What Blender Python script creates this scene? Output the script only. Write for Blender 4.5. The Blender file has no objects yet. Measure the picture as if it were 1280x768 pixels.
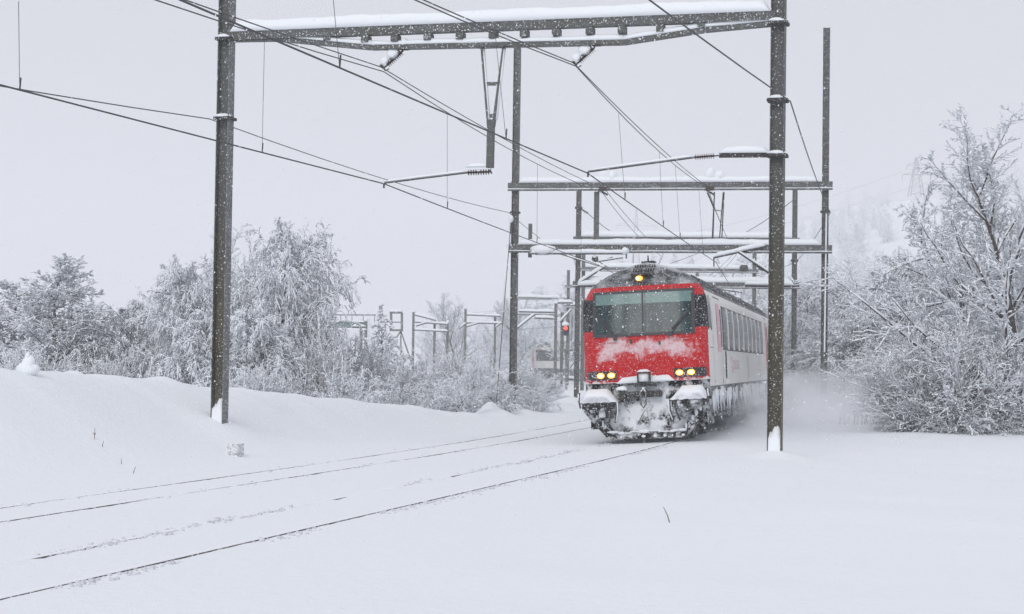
import bpy, math, random
import numpy as np
from mathutils import Vector, Matrix

random.seed(7)
RNG = np.random.default_rng(11)
scene = bpy.context.scene
COL = scene.collection

# ------------------------------------------------------------------ camera
F = 2150.0
HC = 1.72
PITCH = math.atan((452 - 384) / F)
ROLL = math.radians(0.8)
fw = Vector((0, math.cos(PITCH), math.sin(PITCH)))
up0 = Vector((0, -math.sin(PITCH), math.cos(PITCH)))
rt0 = Vector((1, 0, 0))
up = up0 * math.cos(ROLL) - rt0 * math.sin(ROLL)
rt = rt0 * math.cos(ROLL) + up0 * math.sin(ROLL)
cd = bpy.data.cameras.new('camera')
cam = bpy.data.objects.new('camera', cd)
COL.objects.link(cam)
cd.sensor_width = 36
cd.lens = F * 36 / 1280
cd.clip_start = 0.1
cd.clip_end = 6000
cam.matrix_world = Matrix(((rt.x, up.x, -fw.x, 0), (rt.y, up.y, -fw.y, 0), (rt.z, up.z, -fw.z, HC), (0, 0, 0, 1)))
scene.camera = cam


def ray(px, py):
    v = rt * ((px - 640) / F) + up * (-(py - 384) / F) + fw
    return v / v.y


def at(px, py, d):
    r = ray(px, py)
    return Vector((r.x * d, d, HC + r.z * d))


# ------------------------------------------------------------------ line of the railway
DT = np.arange(-60.0, 420.0, 0.5)


def _slope(d):
    if d < 28: return 0.285
    if d < 38: return 0.285 - 0.035 * (d - 28) / 10
    s = 0.25 - 0.0031 * (d - 38)
    if d > 110: s -= 0.0010 * (d - 110)
    return max(s, -0.75)


SL = np.array([_slope(d) for d in DT])
XC = np.concatenate([[0], np.cumsum((SL[1:] + SL[:-1]) * 0.25)])
XC = XC - np.interp(32.6, DT, XC) - 0.50


def pc(d): return float(np.interp(d, DT, XC))
def ps(d): return float(np.interp(d, DT, SL))


def on_line(d, u, z=0.0):
    """a point beside the line: d = depth of the centre line, u = metres to the right"""
    a = math.atan(ps(d))
    return Vector((pc(d) + u * math.cos(a), d - u * math.sin(a), z))


R1R, R1L, R2R, R2L = 2.62, 1.12, -1.12, -2.62     # offsets of the four rails
RAILZ = {R1R: 0.0, R1L: -0.09, R2R: -0.11, R2L: -0.20}


class Fr:
    """vertical plane across the line at depth d"""
    def __init__(self, d, x=None, sl=None):
        self.d = d
        self.x = pc(d) if x is None else x
        self.sl = ps(d) if sl is None else sl
        a = math.atan(self.sl)
        self.a = a
        self.g = Vector((math.cos(a), -math.sin(a), 0))
        self.t = Vector((math.sin(a), math.cos(a), 0))
        self.o = Vector((self.x, d, 0))

    def wp(self, px, py, w=0.0):
        r = ray(px, py)
        o = self.o + self.t * w
        # cam + k*r on plane: (cam + k r - o).t = 0
        k = (o - Vector((0, 0, HC))).dot(self.t) / r.dot(self.t)
        return Vector((0, 0, HC)) + r * k

    def lp(self, px, py, w=0.0):
        p = self.wp(px, py, w) - self.o
        return p.dot(self.g), p.z

    def world(self, u, w, z):
        return self.o + self.g * u + self.t * w + Vector((0, 0, z))


# ------------------------------------------------------------------ materials
MATS = {}


def N(nt, t, loc=None, **kw):
    n = nt.nodes.new(t)
    for k, v in kw.items(): setattr(n, k, v)
    return n


def new_mat(name):
    m = bpy.data.materials.new(name)
    m.use_nodes = True
    nt = m.node_tree
    b = nt.nodes['Principled BSDF']
    return m, nt, b


def ramp(nt, src, a, b, ca=(0, 0, 0, 1), cb=(1, 1, 1, 1)):
    r = N(nt, 'ShaderNodeValToRGB')
    r.color_ramp.elements[0].position = a
    r.color_ramp.elements[1].position = b
    r.color_ramp.elements[0].color = ca
    r.color_ramp.elements[1].color = cb
    nt.links.new(src, r.inputs[0])
    return r.outputs[0]


def mth(nt, op, a, b=None, clamp=False):
    n = N(nt, 'ShaderNodeMath', operation=op, use_clamp=clamp)
    for i, v in enumerate((a, b)):
        if v is None: continue
        if isinstance(v, (int, float)): n.inputs[i].default_value = v
        else: nt.links.new(v, n.inputs[i])
    return n.outputs[0]


def noise(nt, scale, detail=3, rough=0.55, vec=None, scl=None):
    n = N(nt, 'ShaderNodeTexNoise')
    n.inputs['Scale'].default_value = scale
    n.inputs['Detail'].default_value = detail
    n.inputs['Roughness'].default_value = rough
    if vec is None:
        tc = N(nt, 'ShaderNodeTexCoord')
        vec = tc.outputs['Object']
    if scl is not None:
        mp = N(nt, 'ShaderNodeMapping')
        mp.inputs['Scale'].default_value = scl
        nt.links.new(vec, mp.inputs[0])
        vec = mp.outputs[0]
    nt.links.new(vec, n.inputs['Vector'])
    return n.outputs['Fac']


def mix(nt, fac, a, b):
    n = N(nt, 'ShaderNodeMix', data_type='RGBA')
    for i, v in ((0, fac), (6, a), (7, b)):
        if isinstance(v, (int, float)): n.inputs[i].default_value = v
        elif isinstance(v, tuple): n.inputs[i].default_value = v
        else: nt.links.new(v, n.inputs[i])
    return n.outputs[2]


SNOWC = (0.84, 0.865, 0.90, 1)


def normal_z(nt):
    g = N(nt, 'ShaderNodeNewGeometry')
    s = N(nt, 'ShaderNodeSeparateXYZ')
    nt.links.new(g.outputs['Normal'], s.inputs[0])
    return s.outputs[2]


def bump(nt, b, h, strength=0.3, dist=0.02):
    n = N(nt, 'ShaderNodeBump')
    n.inputs['Strength'].default_value = strength
    n.inputs['Distance'].default_value = dist
    nt.links.new(h, n.inputs['Height'])
    nt.links.new(n.outputs[0], b.inputs['Normal'])


def snow_mat(name, bs=0.25, grain=18, d=0.02, col=SNOWC):
    m, nt, b = new_mat(name)
    n1 = noise(nt, grain, 4, 0.6)
    n2 = noise(nt, grain * 9, 2, 0.6)
    h = mth(nt, 'ADD', n1, mth(nt, 'MULTIPLY', n2, 0.35))
    c = mix(nt, n1, (col[0] * 0.96, col[1] * 0.98, col[2] * 0.98, 1), col)
    nt.links.new(c, b.inputs['Base Color'])
    b.inputs['Roughness'].default_value = 0.85
    b.inputs['Specular IOR Level'].default_value = 0.2
    bump(nt, b, h, bs, d)
    return m


def iced(name, base, base2=None, rough=0.6, metal=0.0, speck=0.62, specscale=26, cover=None, upsnow=0.55, nscale=3.0, wear_scl=None, coat=0.0, spec=0.5, zmix=None):
    """coloured surface with frost specks stuck to it and snow where it faces up"""
    m, nt, b = new_mat(name)
    c = base
    if base2: c = mix(nt, ramp(nt, noise(nt, nscale, 4, 0.6, scl=wear_scl), 0.38, 0.62), base, base2)
    if zmix:
        tc = N(nt, 'ShaderNodeTexCoord'); sx = N(nt, 'ShaderNodeSeparateXYZ'); nt.links.new(tc.outputs['Object'], sx.inputs[0])
        zf = mth(nt, 'DIVIDE', mth(nt, 'SUBTRACT', mth(nt, 'ADD', sx.outputs[2], mth(nt, 'MULTIPLY', noise(nt, 2.0, 4, 0.7), 2.0)), zmix[0]), zmix[1] - zmix[0], True)
        c = mix(nt, zf, c, zmix[2])
    sp = ramp(nt, noise(nt, specscale, 2, 0.7), speck, speck + 0.05)
    uz = ramp(nt, normal_z(nt), upsnow - 0.1, upsnow + 0.1)
    f = mth(nt, 'MAXIMUM', mth(nt, 'MULTIPLY', sp, 0.85), uz)
    if cover is not None:
        cv = ramp(nt, noise(nt, cover[0], 4, 0.65), cover[1], cover[2])
        f = mth(nt, 'MAXIMUM', f, mth(nt, 'MULTIPLY', cv, cover[3]))
    cc = mix(nt, f, c, SNOWC)
    nt.links.new(cc, b.inputs['Base Color'])
    r = mth(nt, 'ADD', mth(nt, 'MULTIPLY', f, 0.85 - rough), rough)
    nt.links.new(r, b.inputs['Roughness'])
    if metal: nt.links.new(mth(nt, 'MULTIPLY', mth(nt, 'SUBTRACT', 1.0, f), metal), b.inputs['Metallic'])
    b.inputs['Specular IOR Level'].default_value = spec
    bump(nt, b, f, 0.35, 0.01)
    return m


def flat(name, col, rough=0.5, metal=0.0, emit=None, es=0):
    m, nt, b = new_mat(name)
    n = noise(nt, 14, 3)
    c = mix(nt, n, (col[0] * 0.8, col[1] * 0.8, col[2] * 0.8, 1), (min(1, col[0] * 1.15), min(1, col[1] * 1.15), min(1, col[2] * 1.15), 1))
    nt.links.new(c, b.inputs['Base Color'])
    b.inputs['Roughness'].default_value = rough
    b.inputs['Metallic'].default_value = metal
    if emit:
        b.inputs['Emission Color'].default_value = (*emit, 1)
        b.inputs['Emission Strength'].default_value = es
    return m


M_GROUND = snow_mat('snow_ground', 0.5, 7, 0.04)
M_SNOW = snow_mat('snow_heap', 0.3, 12, 0.02)
M_TWIGSNOW = snow_mat('snow_on_twigs', 0.0, 6, 0.0, (0.86, 0.885, 0.93, 1))
M_POST = iced('post_steel', (0.10, 0.108, 0.11, 1), (0.082, 0.084, 0.075, 1), 0.7, 0.1, 0.60, 30, nscale=1.2)
M_POSTB = iced('post_steel_brown', (0.085, 0.078, 0.052, 1), (0.055, 0.047, 0.03, 1), 0.75, 0.0, 0.625, 34, nscale=2.0, zmix=(3.5, 7.5, (0.095, 0.10, 0.10, 1)))
M_GALV = iced('galvanised', (0.17, 0.18, 0.185, 1), (0.12, 0.125, 0.125, 1), 0.6, 0.3, 0.60, 30, nscale=2.0)
M_DARK = iced('dark_steel', (0.035, 0.036, 0.04, 1), (0.06, 0.055, 0.05, 1), 0.6, 0.2, 0.62, 30, spec=0.15)
M_INS = flat('insulator_brown', (0.05, 0.03, 0.028), 0.3)
M_WIRE = flat('wire_copper_dark', (0.05, 0.05, 0.055), 0.6)
M_RAIL = flat('rail_steel', (0.10, 0.09, 0.085), 0.5, 0.3)
M_RAILS = iced('rail_frosted', (0.075, 0.065, 0.06, 1), (0.12, 0.11, 0.10, 1), 0.6, 0.1, 0.56, 14, upsnow=0.6)
M_CRUMB = flat('snow_crumb_grey', (0.66, 0.68, 0.72), 0.9)
M_CONC = iced('footing_concrete', (0.34, 0.34, 0.35, 1), (0.45, 0.45, 0.46, 1), 0.9, 0, 0.46, 22, cover=(6, 0.4, 0.7, 0.5))
M_BARK = iced('bark', (0.075, 0.06, 0.052, 1), (0.05, 0.042, 0.04, 1), 0.9, 0, 0.64, 9, upsnow=0.35)
M_TWIG = iced('twig_rimed', (0.12, 0.10, 0.10, 1), None, 0.9, 0, 0.9, 20, cover=(1.6, 0.18, 0.56, 0.9), upsnow=0.3)
M_TWIGP = iced('twig_pinkish', (0.24, 0.18, 0.175, 1), None, 0.9, 0, 0.9, 20, cover=(1.6, 0.22, 0.60, 0.78), upsnow=0.35)
M_NEEDLE = flat('needle_dark', (0.05, 0.065, 0.06), 0.9)


# ------------------------------------------------------------------ mesh builder
class MB:
    def __init__(self):
        self.v = []
        self.f = []
        self.m = []
        self.n = 0

    def add(self, verts, faces, mi=0):
        self.v.append(np.asarray(verts, dtype=float).reshape(-1, 3))
        o = self.n
        for f in faces:
            self.f.append([i + o for i in f])
            self.m.append(mi)
        self.n += len(self.v[-1])

    def box(self, c, s, mi=0):
        x, y, z = c
        a, b, d = s[0] / 2, s[1] / 2, s[2] / 2
        v = [(x + i * a, y + j * b, z + k * d) for i in (-1, 1) for j in (-1, 1) for k in (-1, 1)]
        self.add(v, [(0, 1, 3, 2), (4, 6, 7, 5), (0, 4, 5, 1), (2, 3, 7, 6), (0, 2, 6, 4), (1, 5, 7, 3)], mi)

    def bb(self, x0, x1, y0, y1, z0, z1, mi=0):
        self.box(((x0 + x1) / 2, (y0 + y1) / 2, (z0 + z1) / 2), (abs(x1 - x0), abs(y1 - y0), abs(z1 - z0)), mi)

    def beam(self, p0, p1, w, h, upv=(0, 0, 1), mi=0):
        p0, p1 = Vector(p0), Vector(p1)
        t = (p1 - p0).normalized()
        u = Vector(upv)
        s = t.cross(u)
        if s.length < 1e-4: s = t.cross(Vector((0, 1, 0)))
        s.normalize()
        u = s.cross(t).normalized()
        v = []
        for p in (p0, p1):
            for i, j in ((-1, -1), (1, -1), (1, 1), (-1, 1)):
                v.append(p + s * (i * w / 2) + u * (j * h / 2))
        self.add(v, [(0, 3, 2, 1), (4, 5, 6, 7), (0, 1, 5, 4), (1, 2, 6, 5), (2, 3, 7, 6), (3, 0, 4, 7)], mi)

    def tube(self, pts, r, n=6, mi=0, cap=True):
        pts = [Vector(p) for p in pts]
        rs = r if isinstance(r, (list, tuple)) else [r] * len(pts)
        v = []
        for i, p in enumerate(pts):
            t = (pts[min(i + 1, len(pts) - 1)] - pts[max(i - 1, 0)]).normalized()
            s = t.cross(Vector((0, 0, 1)))
            if s.length < 1e-3: s = Vector((1, 0, 0))
            s.normalize()
            u = s.cross(t).normalized()
            for k in range(n):
                a = 2 * math.pi * k / n
                v.append(p + s * (math.cos(a) * rs[i]) + u * (math.sin(a) * rs[i]))
        f = []
        for i in range(len(pts) - 1):
            for k in range(n):
                a, b = i * n + k, i * n + (k + 1) % n
                f.append((a, b, b + n, a + n))
        if cap:
            f.append(tuple(range(n))[::-1])
            f.append(tuple(range((len(pts) - 1) * n, len(pts) * n)))
        self.add(v, f, mi)

    def disc_stack(self, p0, p1, rad, cnt, core=0.03):
        p0, p1 = Vector(p0), Vector(p1)
        self.tube([p0, p1], core, 6)
        for i in range(cnt):
            a = p0.lerp(p1, (i + 0.3) / cnt)
            b = p0.lerp(p1, (i + 0.55) / cnt)
            self.tube([a, a.lerp(b, 0.5), b], [rad * 0.75, rad, rad * 0.6], 10)

    def snowcap(self, p0, p1, w, h, seed=0, seg=0.12, rough=0.25, overhang=0.0, flatends=False):
        """rounded heap of snow lying along the top line p0-p1"""
        rng = np.random.default_rng(seed + 5)
        p0, p1 = Vector(p0), Vector(p1)
        L = (p1 - p0).length
        n = max(4, int(L / seg))
        t = (p1 - p0).normalized()
        s = t.cross(Vector((0, 0, 1))).normalized()
        ph = rng.random(6) * 6.28
        K = 9
        v = []
        for i in range(n + 1):
            q = i / n
            x = q * L
            e = 1.0
            if not flatends:
                e = min(1.0, math.sqrt(max(0.0, 1 - max(0, 1 - x / (h * 0.8)) ** 2)), math.sqrt(max(0.0, 1 - max(0, 1 - (L - x) / (h * 0.8)) ** 2)))
                e = max(e, 0.05)
            wob = 1 + rough * (0.5 * math.sin(x * 2.1 + ph[0]) + 0.3 * math.sin(x * 5.3 + ph[1]) + 0.2 * math.sin(x * 11.7 + ph[2]) + 0.15 * rng.normal() * 0.5)
            hw = w / 2 * (1 + overhang + 0.08 * math.sin(x * 4.1 + ph[3]))
            for k in range(K):
                a = math.pi * k / (K - 1)
                cx = math.cos(a)
                cz = math.sin(a) ** 0.7 if 0 < k < K - 1 else 0
                v.append(p0 + t * x + s * (cx * hw) + Vector((0, 0, cz * h * wob * e)))
        f = []
        for i in range(n):
            for k in range(K - 1):
                a = i * K + k
                f.append((a, a + 1, a + 1 + K, a + K))
            f.append((i * K + K - 1, i * K, (i + 1) * K, (i + 1) * K + K - 1))
        f.append(tuple(range(K))[::-1])
        f.append(tuple(range(n * K, (n + 1) * K)))
        self.add(v, f)

    def blob(self, c, r, seed=0, n=10):
        rng = np.random.default_rng(seed)
        c = Vector(c)
        if not isinstance(r, (tuple, list)): r = (r, r, r)
        ph = rng.random(4) * 6.28
        v = []
        R = n // 2 + 2
        for i in range(R + 1):
            th = math.pi * i / R
            for k in range(n):
                a = 2 * math.pi * k / n
                w = 1 + 0.13 * math.sin(2 * a + ph[0] + th * 2) + 0.09 * math.sin(3 * a + ph[1] - th) + 0.05 * math.sin(5 * a + ph[2])
                v.append(c + Vector((math.sin(th) * math.cos(a) * r[0] * w, math.sin(th) * math.sin(a) * r[1] * w, math.cos(th) * r[2] * (1 + 0.1 * math.sin(a + ph[3])))))
        f = []
        for i in range(R):
            for k in range(n):
                a = i * n + k
                b = i * n + (k + 1) % n
                f.append((a, a + n, b + n, b))
        self.add(v, f)

    def mesh(self, name, mats, smooth=False):
        me = bpy.data.meshes.new(name)
        vv = np.concatenate(self.v) if self.v else np.zeros((0, 3))
        me.from_pydata(vv.tolist(), [], self.f)
        for m in (mats if isinstance(mats, (list, tuple)) else [mats]): me.materials.append(m)
        if max(self.m, default=0) > 0: me.polygons.foreach_set('material_index', self.m)
        if smooth: me.polygons.foreach_set('use_smooth', [True] * len(me.polygons))
        me.update()
        return me

    def build(self, name, mats, parent=None, smooth=False):
        o = bpy.data.objects.new(name, self.mesh(name, mats, smooth))
        COL.objects.link(o)
        if parent is not None: o.parent = parent
        return o


def tag(o, label=None, cat=None, group=None, kind=None):
    if label: o['label'] = label
    if cat: o['category'] = cat
    if group: o['group'] = group
    if kind: o['kind'] = kind
    return o


def empty(name, loc=(0, 0, 0), rot=(0, 0, 0), label=None, cat=None, group=None):
    o = bpy.data.objects.new(name, None)
    o.empty_display_size = 0.3
    COL.objects.link(o)
    o.location = loc
    o.rotation_euler = rot
    return tag(o, label, cat, group)


def np_mesh(name, V, Q, mats, mi=None, tri=False, smooth=False):
    """V (n,3), Q (m,k) -> mesh through foreach_set"""
    me = bpy.data.meshes.new(name)
    k = Q.shape[1]
    me.vertices.add(len(V))
    me.vertices.foreach_set('co', V.astype(np.float32).ravel())
    me.loops.add(Q.size)
    me.loops.foreach_set('vertex_index', Q.astype(np.int32).ravel())
    me.polygons.add(len(Q))
    me.polygons.foreach_set('loop_start', (np.arange(len(Q)) * k).astype(np.int32))
    me.polygons.foreach_set('loop_total', np.full(len(Q), k, dtype=np.int32))
    for m in (mats if isinstance(mats, (list, tuple)) else [mats]): me.materials.append(m)
    if mi is not None: me.polygons.foreach_set('material_index', mi.astype(np.int32))
    if smooth: me.polygons.foreach_set('use_smooth', np.ones(len(Q), dtype=bool))
    me.update(calc_edges=True)
    me.validate()
    return me


# ------------------------------------------------------------------ ground
crest_px = [(-300, 444, 26), (-120, 450, 28), (0, 458, 30), (130, 468, 34), (240, 479, 37), (330, 490, 41), (480, 506, 48), (560, 515, 53), (640, 522, 58)]
cr = []
for px, py, d in crest_px:
    p = at(px, py, d)
    # nearest station on line
    best = min(np.arange(d - 12, d + 12, 0.5), key=lambda q: abs((p - on_line(q, 0)).dot(Vector((math.sin(math.atan(ps(q))), math.cos(math.atan(ps(q))), 0)))))
    g = Vector((math.cos(math.atan(ps(best))), -math.sin(math.atan(ps(best))), 0))
    cr.append((best, (p - on_line(best, 0)).dot(g), p.z))
cr.sort()
CR_D = np.array([-60] + [c[0] for c in cr] + [75, 400])
CR_U = np.array([cr[0][1]] + [c[1] for c in cr] + [-6.5, -6.5])
CR_Z = np.array([cr[0][2]] + [c[2] for c in cr] + [-0.15, -0.2])


def sstep(x):
    x = np.clip(x, 0, 1)
    return x * x * (3 - 2 * x)


def vnoise(x, y, seed=0):
    """cheap smooth noise from summed sines"""
    r = np.random.default_rng(seed)
    o = 0
    for i in range(7):
        a = r.random() * 6.28
        f = 0.6 + 1.1 * r.random()
        o = o + np.sin((x * math.cos(a) + y * math.sin(a)) * f + r.random() * 6.28 + 0.8 * np.sin((x * math.sin(a) - y * math.cos(a)) * f * 0.7))
    return o / 7


mounds = []   # x, y, radius, height


def station(x, y):
    """depth station and lateral offset of ground points"""
    s = y.copy()
    for _ in range(4):
        sl = np.interp(s, DT, SL)
        xc = np.interp(s, DT, XC)
        u = (x - xc) / np.sqrt(1 + sl * sl)
        # foot point: s = y + u*sin(a)
        s = y + (x - xc) * sl / (1 + sl * sl) * 1.0
        s = np.clip(s, -60, 400)
    sl = np.interp(s, DT, SL)
    xc = np.interp(s, DT, XC)
    a = np.arctan(sl)
    u = (x - xc) * np.cos(a) - (y - s) * np.sin(a)
    return s, u


def height(x, y, fine=True):
    x = np.asarray(x, float)
    y = np.asarray(y, float)
    s, u = station(x, y)
    base = np.interp(u, [-400, -3.4, R2L, R2R, R1L, R1R, 3.4, 8, 400], [-0.17, -0.17, -0.20, -0.11, -0.09, 0.0, 0.02, 0.0, 0.0]) + 0.004
    # bank on the left
    uc = np.interp(s, CR_D, CR_U)
    zc = np.interp(s, CR_D, CR_Z)
    q = np.clip((-3.3 - u) / np.maximum(-3.3 - uc, 0.3), 0, 2) ** 1.45
    rise = sstep(q * 0.92 + 0.02) * (zc + 0.17)
    base = base + np.where(u < -3.3, rise, 0)
    back = np.clip((uc - u), 0, None)
    drop = sstep(back / 9.0) * (zc + 1.1)
    base = base - np.where(u < uc, drop, 0)
    # relief
    amp = sstep((np.abs(u) - 3.3) / 3.0)
    r = 0.07 * vnoise(x * 0.5, y * 0.5, 1) + 0.03 * vnoise(x * 1.6, y * 1.6, 2) + 0.009 * vnoise(x * 4.5, y * 4.5, 3)
    base = base + r * amp
    crestish = np.exp(-((u - uc) / 1.2) ** 2) * np.where(s < 70, 1, 0)
    base = base + crestish * (0.05 * vnoise(x * 2.2, y * 2.2, 8) + 0.03 * vnoise(x * 5, y * 5, 9))
    # ploughed ridge and crumbs at the second rail, low shoulders along all rails
    for ru, k in ((R1R, 0.005), (R1L, 0.020), (R2R, 0.009), (R2L, 0.006)):
        near = np.exp(-((u - ru - 0.11) / 0.075) ** 2)
        base = base + near * k * (0.75 + 0.9 * vnoise(s * 2.0, u * 1.0, int(ru * 10) + 40) + (0.7 if ru == R1L else 0.4) * vnoise(s * 9, u * 6, int(ru * 10) + 60))
        if ru == R1L: base = base + np.exp(-((u - ru - 0.02) / 0.16) ** 2) * 0.024 * (vnoise(s * 7.5, u * 9, 91) + 0.8 * vnoise(s * 17, u * 14, 92))
        base = base + np.exp(-((u - ru - 0.05) / 0.14) ** 2) * 0.006 * vnoise(s * 13, u * 12, 93)
        hid = np.exp(-((u - ru) / 0.05) ** 2)
        base = base - hid * 0.02
    base = base + 0.01 * vnoise(x * 1.2, y * 1.2, 12)
    # far terrain
    hill = 88 * sstep((y - 190) / 800) * sstep((x + 60) / 300)
    hill = hill + 9 * sstep((y - 90) / 120) * sstep((x - 28) / 40)
    base = base + hill * (1 + 0.06 * vnoise(x * 0.03, y * 0.03, 21)) + 0.4 * vnoise(x * 0.05, y * 0.05, 22) * sstep((y - 110) / 100) * sstep((np.abs(u) - 8) / 20)
    for mx, my, mr, mh in mounds:
        dd = ((x - mx) ** 2 + (y - my) ** 2) / (mr * mr)
        base = base + mh * np.exp(-dd) * (1 + 0.1 * np.sin(3 * x + 2 * y))
    return base


def gz(x, y):
    return float(height(np.array([x]), np.array([y]))[0])


# posts first need their places for the mounds
G1, G2, G3, G4 = Fr(32.9), Fr(61.4), Fr(87.4), Fr(113)
G1L = G1.lp(275, 480)[0]
G1R = G1.lp(969, 500)[0]
G2L = G2.lp(641, 480)[0]
G2R = G2.lp(1030, 450)[0]
for g, u, r, h in ((G1, G1L, 0.9, 0.13), (G1, G1R, 0.5, 0.14), (G2, G2L, 0.8, 0.2), (G2, G2R, 0.6, 0.1)):
    p = g.world(u, 0, 0)
    mounds.append((p.x, p.y, r, h))
for px, py, d, r, h in ((612, 516, 57.5, 0.42, 0.55), (622, 522, 56.5, 0.5, 0.3), (93, 462, 33, 0.2, 0.09), (205, 470, 36, 0.25, 0.08),
                        (700, 510, 66, 0.9, 0.35), (712, 500, 72, 1.0, 0.4), (650, 520, 60, 0.6, 0.2), (520, 509, 50, 0.5, 0.08), (430, 500, 45.5, 0.4, 0.07)):
    p = at(px, py, d)
    mounds.append((p.x, p.y, r, h))

xs = np.unique(np.concatenate([np.linspace(-1500, -120, 24), np.linspace(-120, -30, 46), np.linspace(-30, -12, 50), np.arange(-12, 16, 0.14), np.linspace(16, 40, 50), np.linspace(40, 160, 50), np.linspace(160, 1500, 24)]))
# rows follow the line: columns are offsets from the centre line, faded to plain x far away
ys = np.unique(np.concatenate([np.linspace(-500, -10, 20), np.linspace(-10, 7, 30), np.arange(7, 34, 0.09), np.arange(34, 48, 0.16), np.linspace(48, 75, 110), np.linspace(75, 140, 90), np.linspace(140, 420, 70), np.linspace(420, 3000, 40)]))
UU = np.unique(np.concatenate([np.linspace(-1500, -120, 24), np.linspace(-120, -30, 46), np.linspace(-30, -12, 50), np.arange(-12, -3.4, 0.14),
     np.arange(-3.4, 3.3, 0.09)] + [np.arange(r - 0.3, r + 0.3, 0.028) for r in (R1R, R1L, R2R, R2L)] + [np.arange(3.3, 12, 0.14), np.linspace(12, 40, 60), np.linspace(40, 160, 50), np.linspace(160, 1500, 24)]))
UG, YG = np.meshgrid(UU, ys)
SLg = np.interp(YG, DT, SL)
cosg = 1 / np.sqrt(1 + SLg ** 2)
near = np.exp(-(UG / 60.0) ** 2)
XG = np.interp(YG, DT, XC) + UG * (1 + (1 / cosg - 1) * near)
XG = np.where(YG < -60, XG, XG)
ZG = height(XG.ravel(), YG.ravel()).reshape(XG.shape)
V = np.stack([XG.ravel(), YG.ravel(), ZG.ravel()], 1)
nr, nc = XG.shape
idx = np.arange(nr * nc).reshape(nr, nc)
Q = np.stack([idx[:-1, :-1].ravel(), idx[:-1, 1:].ravel(), idx[1:, 1:].ravel(), idx[1:, :-1].ravel()], 1)
me = np_mesh('snow_ground', V, Q, M_GROUND, smooth=True)
ground = bpy.data.objects.new('ground', me)
COL.objects.link(ground)
tag(ground, kind='structure')

# ------------------------------------------------------------------ rails
for nm, (ra, rb), lab in (('near', (R1R, R1L), 'nearer railway track, dark rail lines in the snow under the red train'), ('far', (R2R, R2L), 'farther railway track left of the train, two thin rail lines almost buried in snow')):
    t = empty('railway_track', on_line(20, (ra + rb) / 2, 0), label=lab, cat='railway track', group='tracks of the double line')
    inv = Vector(t.location)
    for ru in (ra, rb):
        m = MB()
        ds = np.arange(-20, 330, 1.5)
        prof = [(-0.035, -0.045), (0.035, -0.045), (0.035, 0.010), (0.030, 0.015), (-0.030, 0.015), (-0.035, 0.010)]
        v = []
        for d in ds:
            for a, b in prof:
                v.append(on_line(d, ru + a, RAILZ[ru] + b) - inv)
        f = []
        k = len(prof)
        for i in range(len(ds) - 1):
            for j in range(k):
                a, b = i * k + j, i * k + (j + 1) % k
                f.append((a, b, b + k, a + k))
        m.add(v, f)
        m.build('rail', M_RAILS, t)


# ------------------------------------------------------------------ gantries
def hpost(u, z0, z1, dep=0.26, fl=0.27, t=0.018, w=0.0, only=None, flanges=(-1, 1)):
    m = MB()
    m.bb(u - dep / 2 + t, u + dep / 2 - t, w - t / 2, w + t / 2, z0, z1)
    for s in flanges:
        m.bb(u + s * (dep / 2 - t / 2) - t / 2, u + s * (dep / 2 - t / 2) + t / 2, w - fl / 2, w + fl / 2, z0, z1)
    return m


def clamp_ring(u, z, s=0.34, h=0.05):
    m = MB()
    for a in (-1, 1):
        m.bb(u - s / 2, u + s / 2, a * s / 2 - 0.02, a * s / 2 + 0.02, z - h / 2, z + h / 2)
        m.bb(u + a * s / 2 - 0.02, u + a * s / 2 + 0.02, -s / 2 + 0.02, s / 2 - 0.02, z - h / 2, z + h / 2)
    return m


def gantry_root(g, label):
    return empty('catenary_gantry', g.o, (0, 0, -g.a), label, 'gantry', 'catenary gantries spanning the two tracks')


# --- gantry 1
r = gantry_root(G1, 'nearest overhead line gantry, two tall steel posts and a snow topped girder')


def z_at(g, u):
    p = g.world(u, 0, 0)
    return gz(p.x, p.y)


zl, zr = z_at(G1, G1L), z_at(G1, G1R)
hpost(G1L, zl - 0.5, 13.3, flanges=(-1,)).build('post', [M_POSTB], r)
m = MB(); m.bb(G1L + 0.112, G1L + 0.13, -0.135, 0.135, zl - 0.5, 13.3); m.build('post_flange_lit', M_GALV, r)  # right flange in a paler steel: light on this face put into its colour
hpost(G1R, zr - 0.5, 13.3).build('post', [M_POSTB], r)
# snow packed in the web troughs
for u, z, top in ((G1L, zl, 0.42), (G1R, zr, 0.42)):
    m = MB()
    v = []
    for k in range(9):
        q = k / 8
        xx = u - 0.11 + 0.22 * q
        h = z + top * (0.45 + 0.55 * (1 - abs(q - 0.65) * 1.2)) + 0.03 * math.sin(k * 2.2)
        for (yy, zz) in ((-0.145, z - 0.2), (-0.12, z + top * 0.5), (-0.03, h), (-0.012, h + 0.03)):
            v.append((xx, yy, zz))
    f = [(i * 4 + j, (i + 1) * 4 + j, (i + 1) * 4 + j + 1, i * 4 + j + 1) for i in range(8) for j in range(3)]
    m.add(v, f)
    m.build('packed_snow', M_SNOW, r, True)
# footing block showing through the drift
pf = None
for dd in np.arange(28, 34, 0.05):
    p = at(289, 570, dd)
    if p.z < gz(p.x, p.y) + 0.01:
        pf = G1.o.copy(); pf = p; break
if pf is None: pf = at(289, 570, 31)
loc = pf - G1.o
fu, fwid = loc.dot(G1.g), loc.dot(G1.t)
m = MB()
m.bb(fu - 0.13, fu + 0.12, fwid + 0.02, fwid + 0.3, loc.z - 0.55, loc.z + 0.22)
m.build('footing', M_CONC, r)

ztop = G1.lp(622, 34)[1]
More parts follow.
